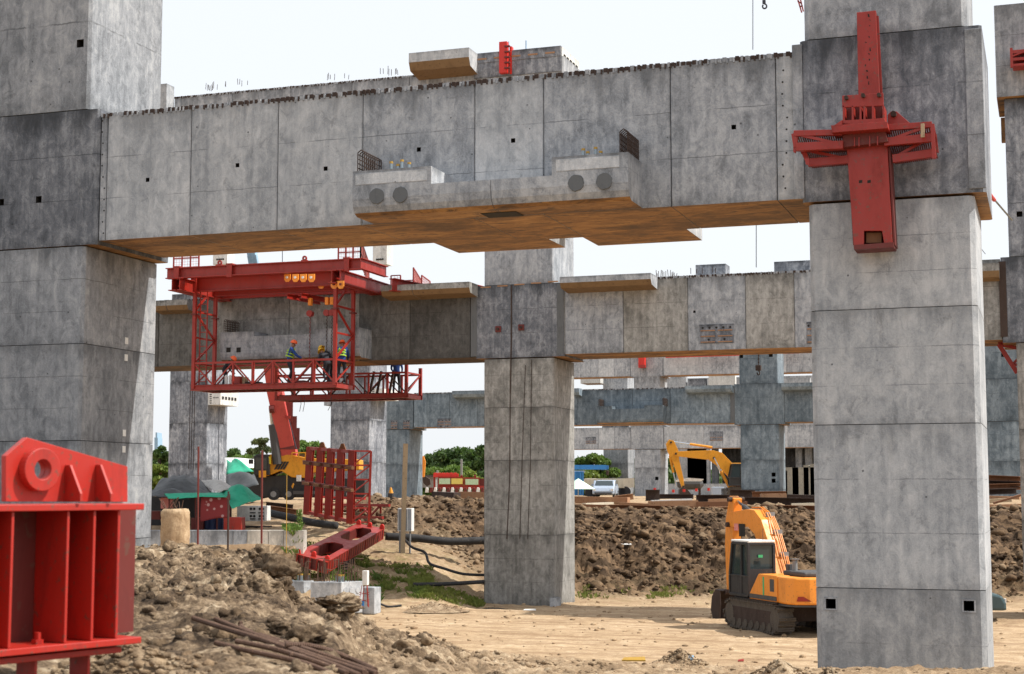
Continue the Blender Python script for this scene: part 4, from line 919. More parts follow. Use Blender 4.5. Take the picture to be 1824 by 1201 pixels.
# ------------------------------------------------ red cross shaped steel frame on the right column
cx=thing('red_cross_frame','large red steel cross frame bolted to the front of the right column','steel frame',at(1548,440,Y0-.5))
def PB(px0,px1,py0,py1,y0,y1,name,mat='red',bevel=.008,**k):
    a=at(px0,py1,y0);b=at(px1,py0,y0); return MB().box(a.x,b.x,y0,y1,a.z,b.z).build(name,mat,cx,bevel=bevel,**k)
ya=Y0-.62
def slab(name,q,y0,th,mat='red',par=None,**k):   # q: pixel outline on the plane y0, given thickness
    pts=[at(px,py,y0) for px,py in q]; return MB().extr([(p.x,p.y,p.z) for p in pts][::-1],(0,th,0)).build(name,mat,par or cx,**k)
slab('upper_post',[(1526,22),(1560,18),(1567,168),(1529,168)],ya+.12,.04,bevel=.008)
slab('upper_post',[(1526,22),(1533,21),(1536,168),(1529,168)],ya+.16,.34); slab('upper_post',[(1561,28),(1565,28),(1572,168),(1567,168)],ya+.22,.03)
MB().extr([at(1558,19,ya+.16),at(1565,168,ya+.16),at(1565,168,ya+.16)+V((.02,0,0)),at(1558,19,ya+.16)+V((.02,0,0))],(0,.34,0)).build('post_web','red_dark',cx)
slab('lower_post',[(1508,262),(1580,248),(1590,438),(1576,440),(1571,411),(1539,411),(1539,435),(1521,442)],ya,.045,bevel=.008)
for px,w in ((1512,.03),(1584,.03)):
    a=at(px,262,ya+.05); b=at(px+9,436,ya+.05); bar(cx,'post_web',(a.x,ya+.28,a.z),(b.x,ya+.28,b.z),.03,.46,'red_dark',up=(0,1,0))
slab('lower_post',[(1510,262),(1583,250),(1592,438),(1524,444)],ya+.50,.03)
slab('anchor_block',[(1543,414),(1570,414),(1570,432),(1543,432)],ya+.12,.1,'rust'); slab('end_lip',[(1521,436),(1592,431),(1592,440),(1521,444)],ya-.01,.5,'red_dark')
slab('patch_hole',[(1530,321),(1536,320),(1536,325),(1530,326)],ya-.004,.004,'hole_dark'); slab('patch_hole',[(1545,321),(1551,320),(1551,325),(1545,326)],ya-.004,.004,'hole_dark')
# chipped paint marks on the upper post
rg=random.Random(5)
for k in range(13):
    px=1544+rg.uniform(-4,5); py=24+k*10; h=rg.uniform(2,8); w_=rg.uniform(1,3)
    slab('paint_chip',[(px,py),(px+w_,py+1),(px+w_+rg.uniform(-1,1),py+h),(px+rg.uniform(-1,1),py+h-1)],ya+.116,.003,'hole_dark')
# cross head
yb=ya-.35
slab('head_plate',[(1500,170),(1573,165),(1574,188),(1500,191)],yb,.04,bevel=.006)
slab('head_base',[(1500,214),(1575,210),(1580,224),(1500,220)],yb-.02,.6,bevel=.006)
for px in (1501,1517,1531,1538,1553,1572):
    slab('head_rib',[(px,188),(px+3,188),(px+4,216),(px,217)],yb,.4)
slab('head_back',[(1503,188),(1571,186),(1574,214),(1503,216)],yb+.3,.03,'red_dark')
for px,py in ((1508,175),(1538,171),(1566,170)):
    p=at(px,py,yb); MB().tube([(p.x,yb-.08,p.z),(p.x,yb+.0,p.z)],.035,8).build('head_bolt','rebar_dark',cx)
for q in ([(1484,224),(1500,213),(1500,225)],[(1480,223),(1580,216),(1582,228),(1482,236)]): slab('skirt_plate',q,yb-.1,.5,bevel=.006)
slab('side_lug',[(1581,226),(1581,204),(1587,198),(1597,198),(1620,218),(1620,224)],ya+.25,.05,bevel=.006)
p=at(1592,204,ya+.25); MB().tube([(p.x,ya+.16,p.z),(p.x,ya+.26,p.z)],.05,10).build('head_bolt','rebar_dark',cx)
# four side brackets: channel edges with open grating between them
def wing(ptop,pbot,y0,y1,tag_):
    (ax,ay),(bx,by)=ptop; (cx_,cy),(dx,dy)=pbot
    A_=at(ax,ay,y0);B_=at(bx,by,y0);C_=at(cx_,cy,y0);D_=at(dx,dy,y0)
    MB().bar(A_,B_,.09,.10).build('wing_rail','red',cx,bevel=.005); MB().bar(C_,D_,.10,.14).build('wing_rail','red',cx,bevel=.005)
    m=MB(); n=22
    for k in range(n):
        f_=(k+.5)/n; p=A_.lerp(B_,f_);q=C_.lerp(D_,f_); m.bar(p+V((0,.03,0)),q+V((0,y1-y0,0)),.022,.02)
    m.build('wing_grating','red_dark',cx)
    bar(cx,'wing_brace',A_,D_+V((0,-.01,0)),.05,.05,'red'); m=MB().bar(A_,C_,.07,.08).build('wing_end','red',cx)
wing(((1414,238),(1500,236)),((1418,262),(1502,258)),ya-.25,ya+.3,'')
wing(((1430,266),(1512,262)),((1440,290),(1512,284)),ya+.05,ya+.5,'')
wing(((1660,222),(1572,228)),((1664,245),(1575,253)),ya-.1,ya+.35,'')
wing(((1664,240),(1580,254)),((1668,272),(1590,283)),ya+.1,ya+.55,'')
for q in ([(1413,236),(1421,236),(1421,262),(1416,272),(1413,270)],[(1434,282),(1441,282),(1442,294),(1435,292)],[(1658,220),(1664,220),(1667,282),(1660,282)]): slab('end_plate',q,ya-.27,.06)
slab('centre_box',[(1500,224),(1574,220),(1582,252),(1502,262)],ya-.2,.3,'red_dark',bevel=.006)
for px,py0,py1 in ((1521,244,260),(1529,244,260),(1548,242,260),(1562,242,258)): slab('box_rib',[(px,py0),(px+2,py0),(px+2,py1),(px,py1)],ya-.23,.05)
slab('wood_wedge',[(1640,220),(1646,219),(1647,243),(1640,244)],ya-.3,.06,'wood')

# ------------------------------------------------ red bracket close to the camera (its face looks to +X)
AXB=atd(0,905,7.2).x
def nb(px,py,x): # point on the plane X=x through a pixel
    v=ray(px,py); return CP+v*((x-CP.x)/v.x)
br=thing('steel_bracket','large red ribbed steel bracket with a round eye close to the camera','steel bracket',nb(120,1170,AXB-.1))
XE=AXB; XW=AXB-.26
def yz(px,py,x): p=nb(px,py,x); return p.y,p.z
def sideplate(name,q,x,th,mat='red_near',bevel=.004,par=None):
    pts=[nb(a,b,x) for a,b in q]; return MB().extr([(p.x,p.y,p.z) for p in pts],(-th,0,0)).build(name,mat,par or br,bevel=bevel)
XP=XE-.10
c=nb(66,837,XP); KY=.72; r_=(nb(66,801,XP)-nb(66,871,XP)).length/2
def holed(poly,c,rh,th,x):
    P2=[(p.y,p.z) for p in poly]; m=MB(); angs=sorted([2*math.pi*k/40 for k in range(40)]+[math.atan2(z-c.z,y-c.y)%(2*math.pi) for y,z in P2]); n=len(angs)
    for an in angs:
        dy,dz=math.cos(an),math.sin(an); best=9
        for (y0,z0),(y1,z1) in zip(P2,P2[1:]+P2[:1]):
            ey,ez=y1-y0,z1-z0; den=dy*ez-dz*ey
            if abs(den)<1e-9: continue
            tt=((y0-c.y)*ez-(z0-c.z)*ey)/den; ss=((y0-c.y)*dz-(z0-c.z)*dy)/den
            if tt>0 and -1e-6<=ss<=1+1e-6: best=min(best,tt)
        for xx in (x,x-th): m.v.append((xx,c.y+dy*best,c.z+dz*best)); m.v.append((xx,c.y+dy*rh/KY,c.z+dz*rh))
    for k in range(n):
        j=(k+1)%n; a=4*k;b=4*j
        m.f+=[(a,b,b+1,a+1),(a+2,a+3,b+3,b+2),(a,a+2,b+2,b),(a+1,b+1,b+3,a+3)]; m.m+=[0]*4
    return m
holed([nb(a,b,XP) for a,b in [(11,893),(11,812),(49,780),(222,833),(222,893)]],c,r_*.5,.035,XP).build('eye_plate','red_near',br,bevel=.003)
mr_=MB().ring(c,(1,0,0),r_*1.08,r_*.50,.05,32); mr_.v=[(x,c.y+(y-c.y)/KY,z) for x,y,z in mr_.v]; mr_.build('eye_boss','red_near',br,bevel=.004)
for a,b,cq in ((114,131,160),(166,182,213)):
    p0=nb(a,892,XP+.001);p1=nb(b,830,XP+.001);p2=nb(cq,892,XP+.001);y_a,z_a=p0.y,p0.z
    # triangular gusset standing off the plate, seen edge on
    q0=nb(a+2,829,XP); q1=nb(b,829,XP); zt_=q0.z; zb2=nb(a+2,893,XP).z
    m=MB(); w=.022; y=q0.y
    m.extr([(XP,y,zb2),(XP+.12,y+.0,zb2),(XP+.12,y,zb2+.04),(XP+.035,y,zt_),(XP,y,zt_)],(0,w,0)); m.build('gusset','red_near',br,bevel=.003)
def flange(name,pxL,pyL,pxR,pyR,th,x0,x1):
    a=nb(pxL,pyL,x1);b=nb(pxR,pyR,x1); z=(a.z+b.z)/2; return MB().box(x0,x1,a.y-.6,b.y,z-th,z).build(name,'red_near',br,bevel=.004)
zt_f=nb(130,897,XE).z; yR=nb(257,897,XE).y; zbf=nb(130,1138,XE).z; yL=nb(0,905,XE).y-.7
MB().box(XW-.22,XE,yL,yR,zt_f-.032,zt_f).build('top_flange','red_near',br,bevel=.004)
MB().box(XW-.22,XE,yL,yR,zbf-.032,zbf).build('bottom_flange','red_near',br,bevel=.004)
MB().box(XW-.22,XE-.06,yL,yR-.1,zbf-.075,zbf-.045).build('base_plate','red_near',br,bevel=.004)
MB().box(XW-.02,XW,yL,nb(222,1000,XW).y,zbf,zt_f-.032).build('web_plate','red_dark',br)  # same paint as the ribs, darker red puts their shade into the colour
for px in (-70,66,322,440,551):
    px={-70:-25,66:31,322:129,440:174,551:215}[px] ; y=nb(px-5,1000,XE-.02).y
    MB().box(XW,XE-.02,y,y+.022,zbf+.001,zt_f-.033).build('stiffener','red_near',br,bevel=.004)
y=nb(3,1000,XW).y
p=nb(68,1132,XE-.1); MB().tube([(p.x,p.y,zbf),(p.x,p.y,zbf+.022)],.034,6).tube([(p.x,p.y,zbf+.022),(p.x,p.y,zbf+.055)],.018,10).build('bolt','red_near',br)
for yy in (nb(100,1150,XE).y,nb(190,1150,XE).y): MB().box(XW,XE-.12,yy,yy+.02,zbf-.35,zbf-.076).build('leg','red_near',br)
MB().box(XW-.3,XE-.15,yL,yR-.3,zbf-.55,zbf-.30).build('packing_timber','rebar_dark',br)

# the bracket stands turned clockwise to the grid of columns: shorten along its run and turn it about its near end
_pv=nb(0,1170,AXB).y-br.location.y
for ch in br.children:
    for v in ch.data.vertices: v.co.y=_pv+(v.co.y-_pv)*KY
_a=rad(-17.5); _o=V((0,_pv,0)); _r=Matrix.Rotation(_a,3,'Z'); br.rotation_euler=(0,0,_a); br.location=br.location+(_o-_r@_o)

# ------------------------------------------------ excavator
def excavator(label,loc,rz,body,boom,stick,bucket_ang,cab='dark_grey',yaw=0,scale=1.,parts=True):
    t=thing('excavator',label,'excavator',loc,None,rz)
    def B(mb,name,mat,par=None,**k):
        if scale!=1: mb.v=[tuple(c*scale for c in v) for v in mb.v]
        return mb.build(name,mat,par or t,local=True,**k)
    for sx in (-1,1):
        cxm=sx*1.22; w=.30
        pr=[(-2.1,.5),(-1.95,.18),(-1.6,.02),(1.6,.02),(1.95,.18),(2.1,.5),(1.95,.8),(1.6,.93),(-1.6,.93),(-1.95,.8)]
        o=B(MB().extr([(cxm-w*.8,y,z) for y,z in pr],(w*1.6,0,0)),'track_belt','track_steel')
        m=MB(); n=len(pr)
        L=[]; 
        for i in range(n):
            a=V((0,*pr[i]));b=V((0,*pr[(i+1)%n])); k=max(1,int((b-a).length/.17))
            for q in range(k): L.append((a.lerp(b,q/k),(b-a).normalized()))
        for p,d in L:
            nrm=V((0,d.z,-d.y)); m.bar(p+V((cxm-w,0,0)),p+V((cxm+w,0,0)),.13,.05,up=nrm); m.bar(p+nrm*.045+V((cxm-w,0,0)),p+nrm*.045+V((cxm+w,0,0)),.025,.06,up=nrm)
        B(m,'track_shoes','track_steel',o)
        B(MB().box(cxm-w*.82,cxm+w*.82,-1.5,1.5,.22,.72),'track_frame','rebar_dark',o)
        for k in range(7): B(MB().tube([(cxm-w*.9,-1.35+.45*k,.2),(cxm+w*.9,-1.35+.45*k,.2)],.14,10),'roller','track_steel',o)
        for y in (-1.72,1.72): B(MB().tube([(cxm-w*.86,y,.48),(cxm+w*.86,y,.48)],.34,16),'idler','track_steel',o)
    B(MB().box(-.95,.95,-1.2,1.2,.35,.85).tube([(0,0,.8),(0,0,1.1)],.7,20),'undercarriage','rebar_dark')
    up=V((0,0,0))
    # counterweight, rounded at the rear
    pts=[(-1.35,-1.7),(-1.38,-2.35),(-1.22,-2.68),(-.8,-2.86),(0,-2.95),(.8,-2.86),(1.22,-2.68),(1.38,-2.35),(1.35,-1.7)]
    m=MB().extr([(x,y,1.0) for x,y in pts][::-1] ,(0,0,.86)); B(m,'counterweight',body,bevel=.06)
    B(MB().extr([(x*.97,y*.97-.02,.93) for x,y in pts][::-1],(0,0,.06)),'skirt','dark_grey')
    sp=[(1.7,1.1),(1.7,1.55),(.35,1.55),(-.3,1.86),(-1.7,1.86),(-1.7,1.1)]
    sp2=[(-1.69,1.02),(-1.69,1.88),(-.35,1.88),(.35,1.2),(.35,1.02)]
    B(MB().extr([(-1.37,y,z) for y,z in sp2],(.5,0,0)),'side_panel',body,bevel=.03)
    B(MB().extr([(.85,y,z) for y,z in [(-1.69,1.02),(-1.69,1.88),(1.2,1.88),(1.5,1.4),(1.5,1.02)]],(.5,0,0)),'side_panel',body,bevel=.03)
    B(MB().box(-.86,.84,-1.69,.4,1.02,1.84),'engine_deck',body,bevel=.03)
    B(MB().box(-1.34,1.34,-1.6,1.6,.96,1.02),'deck_frame','dark_grey')
    B(MB().box(-.8,1.3,-2.5,-1.0,1.86,2.02),'engine_cover','dark_grey',bevel=.05)
    B(MB().tube([(-.55,-1.4,1.9),(-.55,-1.4,2.35),(-.55,-1.4,2.4)],[.08,.08,.17],12),'exhaust','grey'); B(MB().tube([(-.45,-.8,1.85),(-.45,-.8,2.2)],.12,10),'air_filter','dark_grey')
    B(MB().box(-1.376,-1.371,-1.5,-1.2,1.35,1.75),'door_grille','dark_grey'); B(MB().box(-1.378,-1.372,-.78,-.68,1.2,1.8),'green_stripe','green')
    B(MB().box(-1.39,-1.374,-1.68,.3,1.06,1.2),'lower_trim','dark_grey')
    B(MB().extr([(-1.2,-2.72,1.12),(-.75,-2.89,1.12),(-1.0,-2.80,1.27),(-1.15,-2.74,1.27)],(0,-.012,0)),'red_decal','red')
    # cab
    cb=[(.40,1.1),(1.85,1.1),(1.85,1.75),(1.62,2.85),(.40,2.85)]
    x0,x1=-1.36,-.42
    f=MB()
    for x in (x0,x1):
        for (a,b),(c_,d) in zip(cb,cb[1:]+cb[:1]): f.bar((x,a,b),(x,c_,d),.10,.10)
        f.bar((x,.92,1.1),(x,.92,2.85),.08,.08)
        f.bar((x,.4,1.75),(x,1.85,1.75),.06,.06)
    for y,z in cb: f.bar((x0,y,z),(x1,y,z),.10,.10)
    co_=B(f,'cab_frame',cab,bevel=.015)
    B(MB().box(x0-.03,x1+.03,.34,1.72,2.87,2.96),'cab_roof','white' if body=='orange' else 'yellow',co_,bevel=.03)
    B(MB().extr([(x0+.03,y*.985+.01,z) for y,z in cb],(.88,0,0)),'cab_glass','glass',co_)
    B(MB().box(x0+.0,x1,.37,.42,1.1,2.0),'cab_rear_panel',cab,co_)
    B(MB().box(x0-.01,x0+.02,.45,1.8,1.12,1.72),'door_panel',cab,co_)
    B(MB().box(x0+.34,x0+.50,.33,.36,2.38,2.47),'green_sticker','green',co_)
    B(MB().tube([(x0+.6,.5,2.95),(x0+.6,.5,3.35)],.008,4),'antenna','cable',co_)
    # boom as a bent box section, local x of centre 0.05
    def section(name,pts,w,mat,par=None,xc=.1):
        m=MB(); m.extr([(xc-w/2,y,z) for y,z in pts],(w,0,0)); return B(m,name,mat,par,bevel=.015)
    bo=section('boom',boom['outline'],.42,body)
    st=section('stick',stick['outline'],.34,body)
    def ram(a,b,r=.085,fr=.55,dx=(0,),par=None):
        for d in dx:
            A_=V((.1+d,*a));B_=V((.1+d,*b)); Mx=A_.lerp(B_,fr)
            B(MB().tube([A_,Mx],r,10),'ram_cylinder',boom.get('ram','dark_grey'),par); B(MB().tube([Mx,B_],r*.55,8),'ram_rod','chrome',par)
    for a,b in boom['rams']: ram(a,b,dx=(-.36,.36),par=bo)
    for a,b in stick['rams']: ram(a,b,.1,.55,par=bo)
    for h in boom.get('hoses',[]):
        for d in (.10,.19,.30,.36):
            m=MB().tube([(.1+d,y,z-(.12 if d>.25 else 0)) for y,z in h],.022,6); B(m,'hydraulic_line',boom.get('hose','orange'),bo)
    for k in range(len(boom.get('hoses',[]))):
        for f_ in (.25,.5,.75):
            h=boom['hoses'][k]; i=int(f_*(len(h)-1)); B(MB().box(.16,.50,h[i][0]-.012,h[i][0]+.012,h[i][1]-.13,h[i][1]+.03),'line_clamp','grey',bo)
    for (y,z) in boom['pins']+stick['pins']: B(MB().tube([(-.22,y,z),(.42,y,z)],.09,12),'pin','rebar_dark',bo)
    bp=stick['bucket']; ca,sa=math.cos(bucket_ang),math.sin(bucket_ang)
    pr=[(0,0),(.35,.12),(.75,-.1),(.95,-.55),(.8,-1.0),(.35,-1.25),(.28,-1.2),(.66,-.93),(.80,-.55),(.62,-.18),(.3,-.02)]
    rot=lambda y,z:(bp[0]+y*ca-z*sa,bp[1]+y*sa+z*ca)
    m=MB(); P=[rot(*q) for q in pr]; m.extr([(-.42,y,z) for y,z in P],(1.04,0,0))
    for x in (-.44,.60):
        q=[rot(*s_) for s_ in [(0,0),(.35,.12),(.75,-.1),(.95,-.55),(.8,-1.0),(.35,-1.25),(.05,-.5)]]; m.extr([(x,y,z) for y,z in q],(.03,0,0))
    bk=B(m,'bucket','rebar_dark',None,bevel=.01)
    for k in range(5):
        y,z=rot(.36,-1.22); y2,z2=rot(.2,-1.42); B(MB().bar((-.35+.225*k,y,z),(-.35+.225*k,y2,z2),.07,.05),'bucket_tooth','track_steel',bk)
    if 'plate' in boom:
        y,z=boom['plate']; B(MB().box(-.135,-.131,y-.3,y+.2,z-.25,z+.2),'number_plate','hole_dark',bo); B(MB().box(-.136,-.132,y+.25,y+.6,z-.05,z+.2),'white_label','pink',bo)
    return t
# near excavator: folded boom, seen from behind its left shoulder
boomA=dict(outline=[(.45,1.3),(.75,1.6),(1.45,2.9),(1.95,3.62),(2.5,3.95),(3.0,3.98),(4.55,3.85),(4.85,3.65),(4.8,3.4),(4.4,3.32),(3.0,3.35),(2.5,3.1),(2.1,2.5),(1.3,1.3),(1.0,1.05),(.5,1.05)],
  rams=[((1.5,1.15),(2.7,2.75))],hoses=[[(.7,1.7),(1.1,2.5),(1.55,3.25),(2.1,3.85),(2.6,4.05),(3.3,4.04)]],pins=[(.85,1.3),(2.75,2.75),(4.6,3.4)],plate=(3.5,3.25),hose='orange',ram='dark_grey')
stickA=dict(outline=[(4.25,4.35),(4.6,4.45),(4.95,3.6),(5.05,2.7),(4.95,.95),(4.7,.85),(4.55,1.6),(4.35,3.2),(4.3,3.7)],rams=[((2.9,3.75),(4.42,4.3))],pins=[(4.42,4.32),(4.8,.95)],bucket=(4.75,1.0))
pe=atz(1392,1131,0); eyaw=rad(36)
ex=excavator('orange crawler excavator parked on the sand half hidden by the right column',V((pe.x+.0,pe.y+2.0,.02)),eyaw,'orange',boomA,stickA,rad(-12),cab='black',scale=.955)
# far excavator: boom reaching left
boomB=dict(outline=[(.4,1.2),(.7,1.6),(1.5,3.0),(2.3,3.85),(3.1,4.05),(6.2,3.95),(6.35,3.75),(6.2,3.55),(3.4,3.25),(2.5,2.6),(1.2,1.2)],rams=[((1.7,.95),(3.0,3.4))],hoses=[],pins=[(.8,1.4),(3.0,3.4),(6.2,3.75)],ram='yellow')
stickB=dict(outline=[(6.0,4.1),(6.35,4.85),(6.75,4.95),(7.0,4.6),(6.9,4.0),(6.4,2.9),(5.7,.9),(5.5,.9),(5.55,1.6),(5.9,3.2)],rams=[((3.1,4.3),(6.55,4.8)),((6.7,3.6),(6.15,1.0))],pins=[(6.6,4.7),(5.6,1.0)],bucket=(5.65,1.0))
pf_=atd(1340,886,132); ex2=excavator('yellow excavator far off with its boom stretched out to the left',V((pf_.x-.2,pf_.y,GF)),A+rad(90),'yellow',boomB,stickB,rad(-60),cab='black')
# third: only its orange arm is seen, left of the centre column
arm=thing('excavator','orange excavator arm with bucket far away beside the red and white barrier','excavator',atd(752,872,142))
m=[atd(px,py,142) for px,py in ((746,818),(749,812),(755,812),(758,822),(756,850),(752,850),(749,830),(746,826))]
MB().extr(m,FH*.5).build('stick','orange',arm,bevel=.03)
MB().extr([atd(px,py,142) for px,py in ((752,850),(758,848),(766,853),(767,862),(760,866),(754,860))],FH*1.0).build('bucket','rebar_dark',arm,bevel=.03)
MB().bar(atd(700,830,143),atd(748,820,143),.4,.5).build('boom','orange',arm)
MB().extr([atd(px,py,143) for px,py in ((700,850),(735,850),(735,872),(700,872))],FH*2).build('cab','orange',arm,bevel=.05)

# ------------------------------------------------ mobile crane
dC=88.
def cpix(px,py,dd=0): return atd(px,py,dC+dd)
cr=thing('mobile_crane','mobile crane with a long red boom and a yellow body behind the red panel','crane',cpix(535,892))
def slabc(name,q,dd,th,mat,par=None,**k): return MB().extr([cpix(px,py,dd) for px,py in q][::-1],FH*th).build(name,mat,par or cr,**k)
slabc('carrier',[(432,893),(432,862),(462,848),(510,846),(560,852),(650,852),(650,886),(470,886)],.4,2.2,'black',bevel=.05)
slabc('rear_deck',[(400,868),(432,850),(470,842),(470,880),(402,880)],.6,2.,'black')
slabc('superstructure',[(457,846),(457,814),(470,811),(497,806),(553,816),(640,818),(640,836),(553,842),(548,851),(520,850),(500,838),(478,847)],.2,2.4,'yellow',bevel=.04)
cabo=slabc('operator_cab',[(452,846),(452,812),(457,809),(478,809),(480,846)],-.2,1.2,'black',bevel=.04)
slabc('cab_window',[(455,836),(455,815),(475,815),(475,836)],-.22,.02,'glass',cabo); slabc('cab_door',[(461,850),(461,838),(474,838),(474,850)],-.24,.04,'yellow',cabo); slabc('cab_post',[(466,836),(468,836),(468,813),(466,813)],-.26,.04,'dark_grey',cabo)
slabc('rear_window',[(471,826),(471,813),(482,813),(482,826)],-.1,.06,'yellow_cab'); MB().bar(cpix(447,818,-.3),cpix(447,826,-.3),.25,.1).build('mirror','black',cabo)
for k in range(4): slabc('hazard_stripe',[(489+k*7,838-k*4),(494+k*7,838-k*4),(505+k*0+k*2,822),(505+k*2,815)] if k<0 else [(488+k*5,836),(492+k*5,836),(500+k*5,822),(496+k*5,822)],.17,.02,'black')
slabc('outrigger_panel',[(528,846),(536,846),(536,857),(528,857)],-.05,.1,'white')
for px in (428,487,514,596,622): 
    c=cpix(px,880,.3); o=MB().tube([c,c+FH*.35],.34,18).build('wheel','rubber',cr); MB().tube([c-FH*.03,c],.17,12).build('rim','grey',o)
slabc('running_board',[(522,874),(560,874),(560,880),(522,880)],.0,.2,'dark_grey'); slabc('hazard_stripe',[(519,866),(522,860),(524,862),(521,870)],.1,.05,'yellow')
def boomseg(name,px,w,mat,dd,n=4):
    p=cpix(px[0][0],px[0][1],dd[0]);q=cpix(px[1][0],px[1][1],dd[1]); return MB().bar(p,q,w,w*1.15,up=FH).build(name,mat,cr,bevel=.03)
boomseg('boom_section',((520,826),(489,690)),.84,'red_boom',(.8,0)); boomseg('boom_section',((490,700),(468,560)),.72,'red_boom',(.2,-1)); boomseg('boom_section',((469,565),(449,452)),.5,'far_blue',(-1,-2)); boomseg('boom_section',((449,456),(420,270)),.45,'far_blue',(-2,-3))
for px,py in ((520,781),(515,760),(508,733)): c=cpix(px-6,py,.2); MB().bar(c-RT*.62,c+RT*.62,1.2,.06,up=FH).build('boom_collar','red_dark',cr)
MB().tube([cpix(494,826,.2),cpix(486,756,.1)],.26,12).build('lift_ram','dark_grey',cr); MB().tube([cpix(486,756,.1),cpix(483,728,0)],.13,10).build('lift_ram_rod','chrome',cr)
MB().tube([cpix(480,729,-.3),cpix(489,728,-.3)],.22,10).build('ram_pin','red_dark',cr); MB().bar(cpix(508,742,-.2),cpix(517,743,-.2),.15,.15).build('cable_bracket','red',cr)
for a,b in (((514,744),(528,800)),): MB().tube([cpix(a[0],a[1],-.2),cpix(b[0],b[1],-.2)],.03,5).build('hoist_cable','cable',cr)
for k in range(3): MB().bar(cpix(520+12*k,818,.1),cpix(520+12*k,806,.1),.06,.06).build('hand_rail','yellow',cr)
MB().bar(cpix(520,806,.1),cpix(546,806,.1),.06,.06).build('hand_rail','yellow',cr)
slabc('winch',[(530,818),(530,808),(548,810),(550,818)],.5,1.,'dark_grey')

# ------------------------------------------------ upright red formwork panel
fp=thing('red_formwork_panel','tall red steel formwork panel standing upright beside the crane','formwork',atd(590,925,71))
TL=atd(553,797,73.5);BL=atd(547,914,73.5);TR=atd(628,803,70.5);BR=atd(624,930,70.5)
def fpt(u,v,o=0): return TL.lerp(TR,u).lerp(BL.lerp(BR,u),v)+V((0,-1,0))*o
for u in (0,.26,.5,.74,1.): 
    MB().ibeam(fpt(u,-.01),fpt(u,1.02),.32,.22,.03,up=V((0,1,0))).build('upright','red',fp)
for v in (0.01,.985): bar(fp,'cross_bar',fpt(0,v),fpt(1,v),.16,.14,'red')
for v in (.22,.53):
    bar(fp,'waler',fpt(-.1,v,.2),fpt(1.06,v,.2),.13,.12,'red_dark'); bar(fp,'waler',fpt(-.1,v+.035,.2),fpt(1.06,v+.035,.2),.1,.05,'red_dark')
    for u in (0,.26,.5,.74,1.): bar(fp,'clamp',fpt(u-.05,v+.015,.32),fpt(u+.09,v+.015,.32),.16,.12,'rust')
dv=V((.55,2.2,0))*0.0+V((1.5,1.1,0))*.45
for v0,v1 in ((0,1.),):
    bar(fp,'back_post',fpt(1,v0)+dv,fpt(1,v1)+dv,.10,.10,'red')
n=5
for k in range(n+1): bar(fp,'back_tie',fpt(1,k/n),fpt(1,k/n)+dv,.07,.07,'red')
for k in range(n): bar(fp,'back_brace',fpt(1,(k+1)/n),fpt(1,k/n)+dv,.06,.06,'red')
for u in (.28,.76):
    p=fpt(u,0); MB().extr([p+V((-.18,0,0)),p+V((.18,0,0)),p+V((.06,0,.3)),p+V((-.06,0,.3))],(0,.08,0)).build('lifting_lug','rust',fp)
o=thing('red_truss','low red steel truss lying on the ground behind the formwork panel','steel truss',atd(660,912,73))
P=lambda px,py,d: atd(px,py,d)
bar(o,'chord',P(560,898,77),P(694,900,73),.12,.12,'red'); bar(o,'chord',P(560,918,77),P(682,922,72),.12,.12,'red'); bar(o,'chord',P(575,885,78),P(650,888,76),.10,.10,'red_bright')
for k in range(7): bar(o,'upright',P(570+18*k,899,76.5-.5*k),P(570+18*k,920,76.5-.5*k),.09,.09,'red')
for k in range(6): bar(o,'brace',P(570+18*k,899+(k%2)*20,76.5-.5*k),P(588+18*k,899+((k+1)%2)*20,76-.5*k),.07,.07,'red')
# rusty channels lying left of it
for k,(a,b,dd,mt) in enumerate((((480,905),(530,912),74,'rust'),((474,898),(522,903),76,'rebar_dark'),((560,908),(640,912),75,'wood'),((560,914),(640,919),74.5,'cream'))):
    p=atd(*a,dd);q=atd(*b,dd); o=MB().ibeam(p,q,.3,.25,.03).build('steel_channel' if k<2 else 'plank',mt); tag(o,('rusty channel on the ground left of the red panel','darker rusty channel behind the first one left of the red panel','weathered plank under the red truss','pale plank under the red truss')[k],'steel beam' if k<2 else 'plank')

# ------------------------------------------------ red frame lying on the slope
A4=[atd(524,985,60.0),atd(583,1001,59.0),atd(685,941,66.0),atd(637,932,67.0)]
lf=thing('red_ladder_frame','red steel girder frame with two holes lying tilted on the grassy slope','steel frame',A4[1]+V((0,0,-.6)))
def q4(u,v): return A4[0].lerp(A4[1],u).lerp(A4[3].lerp(A4[2],u),v)
nrmF=(A4[1]-A4[0]).cross(A4[3]-A4[0]).normalized(); 
if nrmF.z<0: nrmF=-nrmF
hF=.42
def plateq(name,pts,off,th,mat='red'): return MB().extr([q4(u,v)+nrmF*off for u,v in pts],-nrmF*th).build(name,mat,lf)
for off in (0,-hF):
    for pts in ([(0,0),(.2,0),(.2,1),(0,1)],[(.8,0),(1,0),(1,1),(.8,1)],[(.2,0),(.8,0),(.8,.08),(.2,.08)],[(.2,.92),(.8,.92),(.8,1),(.2,1)],[(.2,.43),(.8,.43),(.8,.55),(.2,.55)],
      [(.2,.08),(.35,.08),(.2,.13)],[(.8,.08),(.8,.13),(.65,.08)],[(.2,.43),(.2,.37),(.36,.43)],[(.8,.43),(.64,.43),(.8,.37)],[(.2,.55),(.36,.55),(.2,.61)],[(.8,.55),(.8,.61),(.64,.55)],[(.2,.92),(.2,.86),(.35,.92)],[(.8,.92),(.65,.92),(.8,.86)]):
        plateq('flange_plate',pts,off,.03)
def wall_(u0,v0,u1,v1):
    a=q4(u0,v0);b=q4(u1,v1); MB().extr([a-nrmF*.03,b-nrmF*.03,b-nrmF*hF,a-nrmF*hF],(b-a).cross(nrmF).normalized()*.025).build('web_plate','red_dark',lf)
